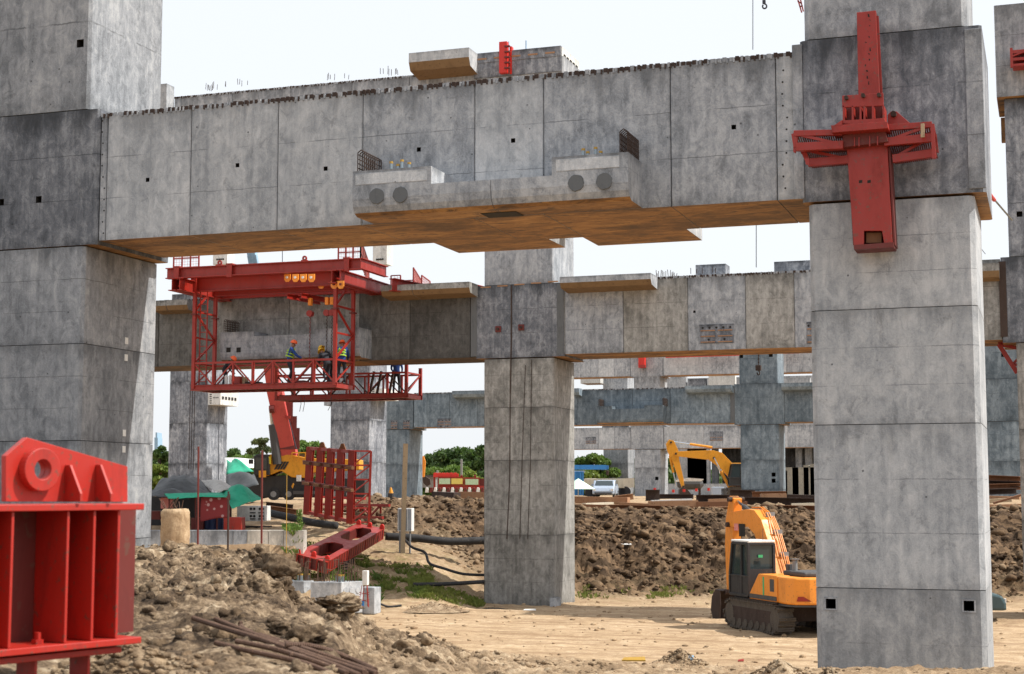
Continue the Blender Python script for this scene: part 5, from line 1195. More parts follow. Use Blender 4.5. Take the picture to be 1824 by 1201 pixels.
for e in ((.03,0,.03,1),(.97,0,.97,1),(0,.012,1,.012),(0,.985,1,.985),(.2,.08,.2,.43),(.8,.08,.8,.43),(.2,.55,.2,.92),(.8,.55,.8,.92),(.2,.43,.8,.43),(.2,.55,.8,.55),(.2,.08,.8,.08),(.2,.92,.8,.92)): wall_(*e)
for k in range(25):
    v=.02+.96*k/24; a=q4(.985,v); bar(lf,'stiffener',a-nrmF*.03,a-nrmF*hF,.03 if k%8 else .06,.10,'red',up=(A4[3]-A4[0]))
for k in range(5):
    a=q4(.1+.2*k,-.002); bar(lf,'stiffener',a-nrmF*.03,a-nrmF*hF,.03,.06,'red')
for u,v in ((.07,.02),(.5,.04),(.93,.03),(.07,.98),(.5,.97),(.93,.98)):
    p=q4(u,v); d1=(A4[1]-A4[0]).normalized(); MB().extr([p-d1*.14,p+d1*.14,p+d1*.10+nrmF*.14,p-d1*.06+nrmF*.17],(A4[3]-A4[0]).normalized()*.05).ring(p+nrmF*.1,(A4[3]-A4[0]),.09,.03,.08,10).build('lug','red_bright',lf)
for k in range(3):
    p=q4(.5,.2+.3*k)
for u,v in ((.1,.15),(.9,.3),(.5,.6)):
    p=q4(u,v)-nrmF*hF; g_=gz(p.x,p.y)-.1; 
    if p.z>g_: MB().box(p.x-.2,p.x+.2,p.y-.2,p.y+.2,g_,p.z).build('packing_block','rebar_dark',lf)

# ------------------------------------------------ concrete shoe blocks with starter bars, in front of the slope
def shoe(label,px0,px1,px2,py0,py1,d,seed,bars=26):
    t=thing('precast_block',label,'block',atd((px0+px1)/2,py1,d))
    f0=atd(px0,py0,d);f1=atd(px1,py0+2,d-.3); h=(py1-py0)/2800*d
    k=(px2-px1)/2800*d; dirr=(FH*.75+RT*.66).normalized(); s=dirr*(k/.62)
    zt=max(f0.z,f1.z); f0.z=f1.z=zt; b0=V((f0.x,f0.y,zt-h));b1=V((f1.x,f1.y,zt-h))
    o=MB().hexa([b0,b1,b1+s,b0+s,f0,f1,f1+s,f0+s]).build('block_body','concrete_light',t,tint=1.1,bevel=.02)
    n=(s.cross(ZU)).normalized()
    for q in range(3):
        c=f1+s*(.2+.28*q)+V((0,0,-h*.28)); MB().tube([c+n*.01,c-n*.03],.09,10).build('socket','hole_dark',t); MB().tube([c+n*.02,c-n*.0],.12,10).build('socket_ring','concrete_light',t)
        MB().hexa([f1+s*(.08+.3*q)+V((0,0,-h*.62))+n*.006+z_ for z_ in (V((0,0,-.06)),s*.2+V((0,0,-.06)),s*.2-n*.03+V((0,0,-.06)),-n*.03+V((0,0,-.06)),V((0,0,.0)),s*.2,s*.2-n*.03,-n*.03)]).build('slot','hole_dark',t)
    rg=random.Random(seed); m=MB()
    for i in range(bars):
        p=f0.lerp(f1,rg.uniform(.05,.98))+s*rg.uniform(.05,.95); hh=rg.uniform(.35,.85); m.tube([p+V((0,0,-.02)),p+V((rg.uniform(-.03,.03),0,hh))],.016,4)
        if rg.random()<.5: q=p+V((0,0,hh)); m.tube([q,q+V((rg.uniform(-.3,.3),rg.uniform(-.2,.2),-.03))],.014,4)
    m.build('starter_bars','rebar',t)
    for i in range(4):
        p=f0.lerp(f1,rg.uniform(.3,.95))+s*rg.uniform(.1,.9); o=MB().tube([p,p+V((0,0,.2))],.05,8).build('duct','duct',t); MB().tube([p+V((0,0,.2)),p+V((0,0,.26))],.055,8).build('duct_cap','yellow_cap',o)
    return t
shoe('left of two grey precast blocks bristling with rusty bars behind the mound',508,541,556,1034,1090,58.5,3,22)
shoe('right and nearer of two grey precast blocks bristling with rusty bars',553,608,641,1036,1092,56.5,4,34)
p=atd(652,1046,57);q=atd(668,1076,57); o=MB().box(p.x-.3,q.x+.05,p.y,p.y+.6,0,p.z).build('small_block','concrete_light',tint=1.1,bevel=.03); tag(o,'small pale concrete block behind the red tripod stand','block')
tp=thing('tripod_lamp','white box on a thin red tripod stand beside the precast blocks','lamp stand',atd(651,1078,55.5))
a=atd(651,1042,55.5);b=atd(651,1016,55.5); MB().box(a.x-.09,a.x+.10,a.y-.09,a.y+.09,a.z,b.z).build('box_head','white',tp,bevel=.015)
g0=tp.location.z
for dx,dy in ((-.22,-.1),(.2,-.15),(.0,.22),(-.16,.12)):
    bar(tp,'leg',(a.x+dx,a.y+dy,g0-.05),(a.x+dx*.5,a.y+dy*.5,a.z),.022,.022,'red')
for f_ in (.25,.6): 
    for s_ in ((-1,1)): bar(tp,'tie',(a.x-.2,a.y-.1,g0+(a.z-g0)*(f_+.06*s_)),(a.x+.2,a.y-.12,g0+(a.z-g0)*(f_-.06*s_)),.018,.018,'red')
MB().tube([(a.x-.05,a.y-.1,g0),(a.x-.05,a.y-.1,g0+.16)],.05,8).build('bottle','blue',tp)

# ------------------------------------------------ pole with cabinet, pipes, hoses
pc=thing('timber_pole','leaning timber pole standing on the slope in front of a cabinet','pole',atd(717,983,63.5))
bar(pc,'pole_shaft',atd(717,985,63.5),atd(722.5,790,63.5),.17,.14,'wood')
kb=thing('electric_cabinet','pale grey electric cabinet on the slope behind the timber pole','cabinet',atd(722,946,65))
a=atd(708,946,65);b=atd(735,905,65); MB().box(a.x,b.x,a.y,a.y+.3,a.z,b.z).build('cabinet_body','white',kb,tint=.8,bevel=.02); MB().box(b.x-.15,b.x+.0,a.y-.015,a.y-.001,a.z+.04,b.z-.04).build('cabinet_door','concrete_light',kb); MB().box(a.x+.05,b.x-.2,a.y-.015,a.y-.001,a.z+.04,b.z-.04).build('cabinet_door','grey',kb)
for dx in (.05,.5): bar(kb,'leg',(a.x+dx,a.y+.15,a.z-.9),(a.x+dx,a.y+.15,a.z),.06,.06,'grey')
def pipe(name,label,cat,pts,r,mat='rubber',lift=1.,n=10):
    P=[]
    for px,py,d in pts: p=atd(px,py,d); P.append(p)
    # smooth
    Q=[]
    for i in range(len(P)-1):
        a=P[max(i-1,0)];b=P[i];c=P[i+1];d_=P[min(i+2,len(P)-1)]
        for k in range(6):
            t=k/6; Q.append(.5*((2*b)+(c-a)*t+(2*a-5*b+4*c-d_)*t*t+(3*b-a-3*c+d_)*t*t*t))
    Q.append(P[-1]); o=MB().tube(Q,r,n).build(name,mat,smooth=True); tag(o,label,cat); return o
pipe('black_pipe','thick black hose pipe running along the bank foot to the centre column','pipe',[(686,955,66.5),(740,958,66.6),(800,964,66.8),(870,962,67.2)],.17)
pipe('black_pipe','black pipe lying in the yard left of the red formwork panel','pipe',[(474,912,70),(520,922,68.5),(560,931,67.5),(600,936,67)],.16)
pipe('black_hose','thin black hose snaking down the slope from the pole to the column','hose',[(722,962,65.2),(735,975,64.6),(757,984,64),(765,1003,63.2),(790,1012,62.7),(825,1022,62.3),(866,1024,62.3)],.055)
pipe('black_hose','thin black pipe lying at the slope foot left of the centre column','hose',[(736,1041,61),(790,1040,61.2),(862,1036,61.4)],.08)
pipe('black_hose','dark hose on the sand at the left foot of the centre column','hose',[(800,1083,60),(850,1086,59.8),(880,1084,59.6),(905,1087,59.3)],.05)
pipe('black_hose','thin hose on the sand below the tripod stand','hose',[(668,1070,58),(690,1080,58),(715,1078,58.2)],.04)

# ------------------------------------------------ retaining wall and yard
rw=thing('retaining_wall','low cast concrete wall holding up the yard left of the slope','wall',atd(400,985,60))
xk=[-900,60,200,340,415,440,478,505,541]
for i,(a,b) in enumerate(zip(xk,xk[1:])):
    p0=atd(a,1000,60.0);p1=atd(b,1000,60.0-(.0)); n_=FH*1.0; q0=V((p0.x,p0.y,-.3));q1=V((p1.x-.02*RT.x,p1.y-.02*RT.y,-.3)); zt_=2.93
    MB().hexa([q0,q1,q1+n_,q0+n_]+[V((q.x,q.y,zt_)) for q in (q0,q1,q1+n_,q0+n_)]).build('wall_panel','concrete_light' if b>440 else 'concrete',rw,tint=(1.35,1.2,1.0) if b>440 else .9)
# sand crusted pile
def pilecap():
    t=thing('cut_pile','rough sand coloured concrete pile with bars out of its top by the mound','pile',atd(313,985,50))
    p=atd(313,907,50); m=MB(); n=40; rows=46; z0=0.;z1=p.z
    for j in range(rows):
        z=z0+(z1-z0)*j/(rows-1)
        for k in range(n):
            th=2*math.pi*k/n; q=V((math.cos(th)*2.2,math.sin(th)*2.2,z*2.4)); r=.445+.05*noise.noise(q)+.028*noise.noise(q*3)+.012*noise.noise(q*8)
            if j==rows-1: r*=.86
            m.v.append((p.x+r*math.cos(th),p.y+r*math.sin(th),z+(.05*noise.noise(q*2) if j>rows-3 else 0)))
    for j in range(rows-1):
        for k in range(n): m.f.append((j*n+k,j*n+(k+1)%n,(j+1)*n+(k+1)%n,(j+1)*n+k)); m.m.append(0)
    m.f.append(tuple((rows-1)*n+k for k in range(n))); m.m.append(0)
    m.build('pile_body','soil',t,smooth=True)
    rg=random.Random(3); 
    for i in range(9):
        a=rg.uniform(0,6.28); q=p+V((.3*math.cos(a),.3*math.sin(a),-.05)); e=q+V((rg.uniform(-.25,.35),rg.uniform(-.1,.1),rg.uniform(.15,.45))); MB().tube([q,e],.014,5).build('bar','rebar',t)
pilecap()
for i,(px,pb,pt,d,lab) in enumerate(((354,975,795,54,'tall dark red steel post in front of the tarpaulin shelter'),(407,975,875,56,'short dark steel post at the front corner of the shelter'),(467,972,802,52,'tall rusty red steel post right of the shelter'))):
    p=atd(px,pb,d);q=atd(px+(0 if i else -.5),pt,d); o=MB().tube([(p.x,p.y,0),q],.035,7).build('steel_post','red_dark' if i!=1 else 'rebar_dark'); tag(o,lab,'post')
# shelter made of tarpaulins
def cloth(name,label,cat,corner,nu,nv,mat,amp,seed,th=.0,par=None,sc=1.6):
    """corner: 4 points (TL,TR,BR,BL) lofted with sag and folds"""
    m=MB(); 
    for j in range(nv+1):
        for i in range(nu+1):
            u=i/nu;v=j/nv; p=corner[0].lerp(corner[1],u).lerp(corner[3].lerp(corner[2],u),v)
            w=noise.noise(V((u*sc+seed,v*sc,seed)))*amp*.7+noise.noise(V((u*sc*5+seed,v*sc*2,seed)))*amp*.16
            m.v.append(tuple(p+V((0,-w*.6,w+math.sin(u*math.pi)*math.sin(v*math.pi)*th))))
    for j in range(nv):
        for i in range(nu): a=j*(nu+1)+i; m.f.append((a,a+1,a+nu+2,a+nu+1)); m.m.append(0)
    o=m.build(name,mat,par,smooth=True); s=o.modifiers.new('thick','SOLIDIFY'); s.thickness=.012
    if par is None: tag(o,label,cat)
    return o
cloth('black_tarpaulin','black tarpaulin sheet sagging over the shelter by the left column','tarpaulin',[atd(296,852,68),atd(352,854,68),atd(386,877,63),atd(262,882,63)],30,20,'black_tarp',.35,2,.35)
cloth('grey_tarpaulin','pale grey sheet on the right half of the shelter roof','tarpaulin',[atd(345,853,68.5),atd(395,858,68),atd(424,873,64),atd(388,878,63.2)],24,16,'grey_tarp',.2,5,.2)
cloth('black_tarpaulin','lower black sheet with torn edge under the main one','tarpaulin',[atd(262,870,64),atd(330,872,64),atd(335,884,62),atd(262,888,62)],14,8,'black_tarp',.3,7,.1)
cloth('green_tarpaulin','green tarpaulin hanging off the right side of the shelter','tarpaulin',[atd(392,876,64),atd(440,868,65),atd(466,886,63.5),atd(412,901,61.5)],26,20,'green_tarp',.3,9,.35)
cloth('green_tarpaulin','narrow strip of green tarpaulin along the shelter front edge','tarpaulin',[atd(292,880,62.5),atd(395,877,62.5),atd(404,885,61.8),atd(300,888,61.8)],16,5,'green_tarp',.15,12,.05)
cloth('patterned_cloth','dark red patterned cloth hung under the shelter front','cloth',[atd(358,885,62),atd(408,884,62),atd(409,922,61.8),atd(356,927,61.8)],12,12,'red_cloth',.12,15,0)
cloth('green_tarpaulin','green sheeting farther back left of the crane','tarpaulin',[atd(404,818,80),atd(420,822,79),atd(452,840,77),atd(404,846,77)],10,8,'green_tarp',.3,17,.2)
cloth('white_tarpaulin','white sheet roof behind the green sheeting left of the crane','tarpaulin',[atd(400,815,95),atd(455,817,95),atd(455,832,93),atd(400,835,93)],8,5,'white',.1,19,.1)
cloth('black_tarpaulin','dark shelter sheet between the green sheeting and the crane cab','tarpaulin',[atd(404,846,77),atd(452,843,76),atd(462,866,74),atd(404,872,74)],10,8,'black_tarp',.35,23,.2)
sh=thing('shelter_stall','dark interior of the shelter with red shelf and barrels under the tarpaulins','stall',atd(350,955,64))
def SB(px0,px1,py0,py1,d,th,name,mat,par=sh,**k):
    pts=[atd(px0,py1,d),atd(px1,py1,d),atd(px1,py0,d),atd(px0,py0,d)]; return MB().extr(pts,FH*th).build(name,mat,par,**k)
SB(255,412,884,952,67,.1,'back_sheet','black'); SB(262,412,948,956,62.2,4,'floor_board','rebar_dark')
for px in (266,300,347,385,407): SB(px,px+2.5,880,952,62.4,.1,'post','red_dark')
SB(340,362,922,952,62.6,1.,'shelf','red_dark',bevel=.02); SB(262,285,910,925,64,1,'crate','red_dark'); 
for k,px in enumerate((368,380,391)):
    c=atd(px,951,63); o=MB().tube([c,c+V((0,0,.62))],.19,14).build('barrel','blue_dark'); tag(o,('left','middle','right')[k]+' one of three dark blue barrels under the red patterned cloth','barrel','blue barrels')
o=SB(398,430,921,951,61.8,.9,'red_cabinet','red',None,bevel=.02); tag(o,'red steel cabinet at the right end of the shelter','cabinet')
o=SB(286,306,886,906,63,.3,'red_hopper','pink',None,bevel=.03); tag(o,'faded pink red hopper tilted inside the shelter behind the pile','hopper')
o=thing('precast_block','white precast block with holes behind the red cabinet','block',atd(448,930,66))
SB(422,473,901,928,66,1.4,'block_body','concrete_white',o,bevel=.02)
for r_ in range(2):
    for px in (447,453,463,468): c=atd(px,906+r_*13,66); MB().tube([c-FH*.02,c+FH*.01],.055,8).build('socket','hole_dark',o)
    for px in (445,460): SB(px,px+10,912+r_*11,914+r_*11,65.97,.05,'slot','hole_dark',o)
o=MB().box(*sorted((atd(427,933,65.5).x,atd(478,933,65.5).x)),atd(450,933,65).y-.2,atd(450,933,65).y+1.,2.88,3.0).build('pallet','rebar_dark'); tag(o,'dark pallet under the white precast block','pallet')
o=SB(384,402,904,918,64.5,.5,'white_box','white',None); tag(o,'white box standing behind the patterned cloth','box')

# ------------------------------------------------ site fence and barriers left of the centre column
fn=thing('red_fence','red site fence with three printed notice panels','fence',atd(815,875,112))
for k in range(5): bar(fn,'post',atd(774+k*24,878,112),atd(774+k*24,846,112),.14,.14,'red')
bar(fn,'rail',atd(772,846,112),atd(817,847,112),.25,.3,'red_bright')
for px in (776,783,790,797,804,811): o=MB().bar(atd(px,847,112),atd(px,842,112),.22,.2).build('finial','red_bright',fn)
for k,(px0,px1,py,mt) in enumerate(((782,802,852,'sign_green'),(804,824,852,'sign_yellow'),(829,852,853,'sign_green'))):
    MB().extr([atd(a,b,111.7) for a,b in ((px0-2,py+12),(px1+2,py+12),(px1+2,py-3),(px0-2,py-3))],FH*.1).build('sign_frame','red',fn); MB().extr([atd(a,b,111.6) for a,b in ((px0,py+10),(px1,py+10),(px1,py),(px0,py))],FH*.06).build('notice_panel',mt,fn)
bar(fn,'rail',atd(780,867,112),atd(862,868,112),.2,.25,'red')
SBx=MB().extr([atd(a,b,112) for a,b in ((852,872),(868,872),(868,852),(852,852))],FH*.2).build('red_board','red_dark'); tag(SBx,'plain dark red board at the right end of the site fence','board')
for k in range(14):
    px=757+k*7.6; p=atd(px,877,106)
    m=MB().extr([p,atd(px+6.6,877,106),atd(px+5.2,868,106),atd(px+1.4,868,106)],FH*.5); mt='white' if k%2==0 else 'red_dark'
    if k==0: m0=None
    o=m.build('jersey_barrier',mt,bevel=.02)
    tag(o,('white' if k%2==0 else 'red')+' barrier block in the row of alternating red and white blocks','barrier','red and white barrier blocks in a row')
for k,(px,mt,lab) in enumerate(((790,'cloth_dark','person in dark clothes standing behind the barrier near its left end'),(849,'cloth_blue','person in blue shirt bending by the right end of the barrier'))):
    p=atz(px,881,3.85); person(lab,(p.x,p.y-0,3.85),rad(60) if k else 0,'bend' if k else 'stand','helmet_orange' if not k else 'helmet_yellow',mt,h=1.6)
o=thing('grey_shed','low dark shed roofs beyond the barrier','shed',atd(765,860,150)); MB().extr([atd(a,b,150) for a,b in ((745,868),(775,868),(775,848),(745,848))],FH*4).build('shed_wall','grey',o); MB().extr([atd(a,b,149.5) for a,b in ((742,849),(778,849),(776,846),(744,846))],FH*5).build('shed_roof','dark_grey',o)
for px,pt in ((822,818),(779,838)): 
    o=MB().tube([atd(px,870,160),atd(px,pt,160)],.11,6).build('lamp_post','grey'); tag(o,('tall' if px>800 else 'short')+' thin grey post in front of the dark trees','post')
o=thing('orange_tip_pole','dark bar with pale orange tip leaning beside the white lit column','bar',atd(698,900,77)); MB().tube([atd(695,905,77),atd(696.5,878,77)],.16,8).build('bar_body','dark_grey',o); MB().tube([atd(696.5,878,77),atd(696,868,77)],[.12,.04],8).build('bar_tip','yellow',o)
# ------------------------------------------------ things right of the centre column on the far ground
def SO(label,cat,px0,px1,py0,py1,d,th,name,mat,bevel=.03):
    o=MB().extr([atd(a,b,d) for a,b in ((px0,py1),(px1,py1),(px1,py0),(px0,py0))],FH*th).build(name,mat,bevel=bevel); tag(o,label,cat); return o
bc=thing('blue_crane_truck','blue truck crane with its boom folded level above a blue cab','truck',atd(1030,882,105))
bar(bc,'crane_boom',atd(1018,832,105),atd(1080,832,105),.30,.30,'blue'); MB().extr([atd(a,b,105) for a,b in ((1072,837),(1084,836),(1084,829),(1072,829))],FH*.4).build('boom_head','blue',bc,bevel=.02)
MB().tube([atd(1082,838,105),atd(1082,846,105)],[.12,.06],8).build('crane_hook','rebar_dark',bc)
for k in range(5): MB().extr([atd(a,b,105.-(k%2)*.06) for a,b in ((1019+k*4.3,882),(1022.8+k*4.3,882),(1022.8+k*4.3,840),(1019+k*4.3,840))],FH*1.5).build('cab_panel','blue',bc)
MB().extr([atd(a,b,105.4) for a,b in ((1018,841),(1042,841),(1042,838),(1018,838))],FH*1.5).build('cab_roof','white',bc)
for px in (1040,1052): MB().extr([atd(a,b,104.9) for a,b in ((px-4,831),(px+4,831),(px+4,834),(px-4,834))],-FH*.02).build('boom_label','white',bc)
tk=thing('tipper_truck','long cream coloured truck body parked beyond the silver blue car','truck',atd(1085,882,120))
MB().extr([atd(a,b,120) for a,b in ((1042,869),(1112,869),(1112,852),(1042,852))],FH*2.4).build('cargo_body','cream',tk,bevel=.03)
for k in range(9): MB().extr([atd(a,b,119.95) for a,b in ((1044+k*8,868),(1045+k*8,868),(1045+k*8,853),(1044+k*8,853))],FH*.04).build('body_rib','cream',tk)
p=atd(1112,869,120);q=atd(1130,868,121.5); MB().hexa([p,q,q+FH*.6,p+FH*2.4]+[v+V((0,0,.73)) for v in (p,q,q+FH*.6,p+FH*2.4)]).build('body_end','cream',tk,tint=.9)
MB().extr([atd(a,b,120.2) for a,b in ((1045,875),(1120,875),(1120,869),(1045,869))],FH*1.8).build('chassis','red_dark',tk)
for px in (1052,1062,1104,1114): c=atd(px,876,120); MB().tube([c,c+FH*.4],.42,14).build('wheel','rubber',tk)
def car(label,loc,rz,mat,L=4.2,Wd=1.72,H=1.5):
    t=thing('car',label,'car',loc,None,rz); w=Wd/2
    prof_=[(-L/2,.35),(-L/2,.85),(-L*.42,1.0),(-L*.30,1.42),(L*.1,H),(L*.24,1.35),(L*.33,.98),(L*.47,.85),(L/2,.6),(L/2,.35)]
    B=MB().extr([(-w,y,z) for y,z in prof_],(Wd,0,0))
    B.build('body',mat,t,local=True,bevel=.08,smooth=False)
    for sd in (-1,1):
        MB().extr([(sd*(w+.004),y,z) for y,z in [(-L*.36,1.02),(-L*.27,1.36),(L*.08,1.42),(L*.21,1.30),(L*.27,1.0)]],(sd*.006,0,0)).build('side_window','glass',t,local=True)
        for y in (-L*.31,L*.31):
            o=MB().tube([(sd*(w-.16),y,.32),(sd*(w+.02),y,.32)],.33,18).build('wheel','rubber',t,local=True); MB().tube([(sd*(w+.0),y,.32),(sd*(w+.03),y,.32)],.18,12).build('rim','grey',o,local=True)
        MB().box(sd*(w-.05)-.2*(sd>0),sd*(w-.05)+.2*(sd<0),L/2-.04,L/2+.012,.6,.75).build('headlight','white',t,local=True)
        MB().box(sd*(w-.02),sd*(w+.16),L*.2,L*.24,.98,1.12).build('mirror',mat,t,local=True)
    p0=V((0,L*.33,1.0));p1=V((0,L*.245,1.34)); n=(p1-p0).cross(V((1,0,0))).normalized(); 
    MB().hexa([V((s*(w-.12),q.y,q.z))+n*o_ for q,o_ in ((p0,.012),) for s in (-1,1)]+[V((s*(w-.12),p0.y,p0.z))-n*.01 for s in (1,-1)]+[V((s*(w-.2),p1.y,p1.z))+n*.012 for s in (-1,1)]+[V((s*(w-.2),p1.y,p1.z))-n*.01 for s in (1,-1)]).build('windscreen','glass',t,local=True)
    p0=V((0,-L*.42,1.02));p1=V((0,-L*.305,1.40)); n=V((0,-.95,.3)).normalized()
    MB().hexa([V((s*(w-.12),p0.y,p0.z))+n*.03 for s in (-1,1)]+[V((s*(w-.12),p0.y,p0.z))-n*.02 for s in (1,-1)]+[V((s*(w-.2),p1.y,p1.z))+n*.03 for s in (-1,1)]+[V((s*(w-.2),p1.y,p1.z))-n*.02 for s in (1,-1)]).build('rear_window','glass',t,local=True)
    MB().box(-w*.8,w*.8,L/2-.02,L/2+.02,.36,.5).build('bumper','dark_grey',t,local=True)
    return t
p=atd(1079,884.5,117.5); car('silver blue car parked behind the rusty beams right of the centre column',(p.x,p.y,3.88),A+math.pi-.15,'silver_blue',H=1.30,Wd=1.6)
p=atz(1768,1106,0); car('dark car whose front shows right of the big right column',(p.x-1.75,p.y+.3,.02),A-rad(90)-rad(8),'teal_dark')
um=thing('parasol','pale green parasol beside the blue truck crane','parasol',atd(1035,884,103)); 
c=atd(1030,864,103); m=MB(); n=10; 
for k in range(n):
    a=6.283*k/n; b=6.283*(k+1)/n; i=len(m.v); m.v+=[tuple(c+V((0,0,.45))),tuple(c+V((math.cos(a)*1.15,math.sin(a)*1.15,-.25))),tuple(c+V((math.cos(b)*1.15,math.sin(b)*1.15,-.25)))]; m.f.append((i,i+1,i+2)); m.m.append(0)
m.build('canopy','pale_green',um); MB().tube([V((c.x,c.y,3.85)),c+V((0,0,.45))],.03,6).build('pole','white',um)
bt=thing('fuel_tank','dark green tank with a white top on trestles beyond the yellow bucket','tank',atd(1230,884,138))
MB().tube([atd(1206,862,138),atd(1212,862,138),atd(1246,862,138),atd(1252,860,138)],[.2,.5,.5,.25],14).build('tank_shell','dark_grey',bt); MB().extr([atd(a,b,137.6) for a,b in ((1206,858),(1250,857),(1254,853),(1228,851),(1204,855))],FH*1).build('white_cover','white',bt)
for px in (1214,1246): MB().bar(atd(px,884,138),atd(px,864,138),.15,.6).build('trestle','rebar_dark',bt)
SO('pale blue grey steel box on the far ground under the yellow excavator','box',1270,1290,867,881,100,.9,'steel_box','silver_blue')
SO('dark box next to the pale blue grey steel box','box',1284,1294,869,884,100,1.2,'steel_box','dark_grey')
for k,(px,py) in enumerate(((1164,874),(1197,877),(1216,876),(1238,875),(1260,874))):
    o=MB().box(*[c for c in (0,.16,0,.1,0,.2)]).build('warning_light','red_bright',loc=(0,0,0)); o.location=atd(px,py,110); tag(o,'small red marker light in the row on the far ground','marker','red markers on the far ground')
# orange beacons etc. stacks of rusty steel and timbers on the brink of the bank
rg=random.Random(21); idx=0
desc=['rusty H beam','dark steel beam','weathered timber baulk','pale sawn plank','rust brown channel']
def stackbeam(px0,py0,px1,py1,d0,d1,w,h,kind,mat,label):
    global idx
    p=atd(px0,py0,d0);q=atd(px1,py1,d1); m=MB()
    if kind=='i': m.ibeam(p,q,w,h,.035)
    else: m.bar(p,q,w,h)
    o=m.build('steel_beam' if kind=='i' else 'timber',mat,bevel=.0); tag(o,label,'beam' if kind=='i' else 'timber','beams and timbers stacked on the brink of the bank'); idx+=1; return o
L=[(1018,890,1120,892,78,77,.5,.35,'b','rust_light'),(1018,903,1100,905,75,75,.4,.3,'b','rust'),(1040,898,1090,896,76,77,.3,.1,'b','cream'),(1085,905,1235,908,75,74.5,.45,.35,'i','rust'),(1100,896,1160,899,77,76,.5,.12,'b','rust_light'),
(1095,888,1128,884,80,80,.4,.3,'i','rust_light'),(1160,893,1232,890,78,78,.6,.12,'b','white'),(1155,899,1243,897,76,76,.4,.35,'b','rust_light'),(1150,882,1175,882,84,84,.5,.6,'i','rebar_dark'),(1175,884,1235,884,82,82,.3,.25,'i','rebar_dark'),
(1240,900,1330,899,76,76,.5,.35,'b','rust'),(1262,908,1340,907,75,75,.4,.3,'i','rust_light'),(1300,880,1345,881,84,84,.4,.5,'i','rebar_dark'),(1340,884,1400,883,82,82,.4,.5,'i','rust'),(1325,893,1455,895,79,78,.5,.45,'i','rebar_dark'),
(1240,888,1300,888,80,80,.5,.4,'i','rebar_dark'),(1300,904,1455,906,76,75,.5,.3,'i','rust'),(1395,886,1455,888,80,79,.5,.35,'b','rebar_dark'),(1330,912,1455,912,74.5,74.2,.35,.15,'b','rust_light'),(1355,890,1400,889,79,79,.5,.6,'b','rust_light'),
(1410,900,1450,899,77,77,.3,.2,'b','cream'),(1022,913,1075,912,74,74,.3,.2,'b','wood'),(1180,912,1262,911,74.3,74.3,.3,.12,'b','cream'),(1262,894,1300,893,79,79,.4,.3,'b','rust_light'),
(776,884,815,886,81,80,.6,.5,'b','rebar_dark'),(816,884,866,885,80.5,80.3,.6,.5,'b','rust_light'),(832,896,866,895,78,78,.7,.12,'b','rebar_dark'),(760,888,812,892,80,80,.5,.15,'b','grey'),
(1752,852,1818,855,84,83,.6,.4,'i','rust'),(1752,860,1818,862,83,82,.6,.3,'i','rebar_dark'),(1752,868,1818,866,82,82,.6,.35,'i','rust'),(1752,876,1810,874,81,81,.6,.3,'i','rebar_dark'),(1755,885,1818,887,80,79,.5,.15,'b','rust_light'),(1755,893,1800,890,79,79,.4,.2,'b','wood'),(1752,903,1824,901,76,76,.5,.22,'b','rust_light'),(1770,896,1824,880,78,78,.25,.1,'b','rust')]
def land(px,py):
    if px<900: return ' on the bank left of the centre column'+(', upper' if py<889 else ', lower')
    if px>1700: return ' in the stack right of the big column, '+('top' if py<856 else 'second' if py<864 else 'third' if py<870 else 'fourth' if py<880 else 'fifth' if py<888 else 'sixth' if py<896 else 'lowest')+' layer'
    for x,w in ((1050,'right beside the centre column'),(1100,'below the silver blue car'),(1150,'below the cream truck body'),(1205,'left of the yellow bucket'),(1260,'below the yellow bucket'),(1300,'left of the blue column'),(1345,'at the blue column foot'),(1400,'right of the blue column')):
        if px<x: return ' on the bank top '+w+(', upper row' if py<895 else ', lower row')
    return ' on the bank top just left of the big right column'+(', upper row' if py<895 else ', lower row')
used={}
for a in L:
    px0,py0,px1,py1,d0,d1,w,h,k,mt=a
    nm={'rust':'rust brown','rust_light':'pale rust orange','rebar_dark':'dark brown','cream':'cream','white':'white','grey':'grey','wood':'weathered grey brown'}[mt]
    lab=nm+(' steel H beam' if k=='i' else ' timber')+land((px0+px1)/2,(py0+py1)/2)
    stackbeam(*a,lab)
def used_fix():
    pass
bp_=thing('broken_pallet','row of pale upright slats of a broken pallet left of the centre column','pallet',atd(848,904,77.5))
for k in range(5): MB().bar(atd(834+k*7,904,77.5),atd(833+k*7,895,77.5),.12,.1).build('slat','wood',bp_)
MB().bar(atd(830,895,77.6),atd(866,894,77.6),.1,.08).build('board','wood',bp_)
# red truss under the right edge girder
rt=thing('red_truss','red steel truss hanging under the girder at the right edge','steel truss',at(1795,640,Y1+1))
for a,b,w in (((1779,613),(1812,664),.16),((1779,613),(1812,620),.12),((1779,613),(1792,604),.12),((1803,650),(1812,640),.09),((1800,647),(1812,650),.09),((1792,604),(1779,606),.12)): bar(rt,'truss_bar',at(*a,Y1+1),at(*b,Y1+1),w,w,'red')
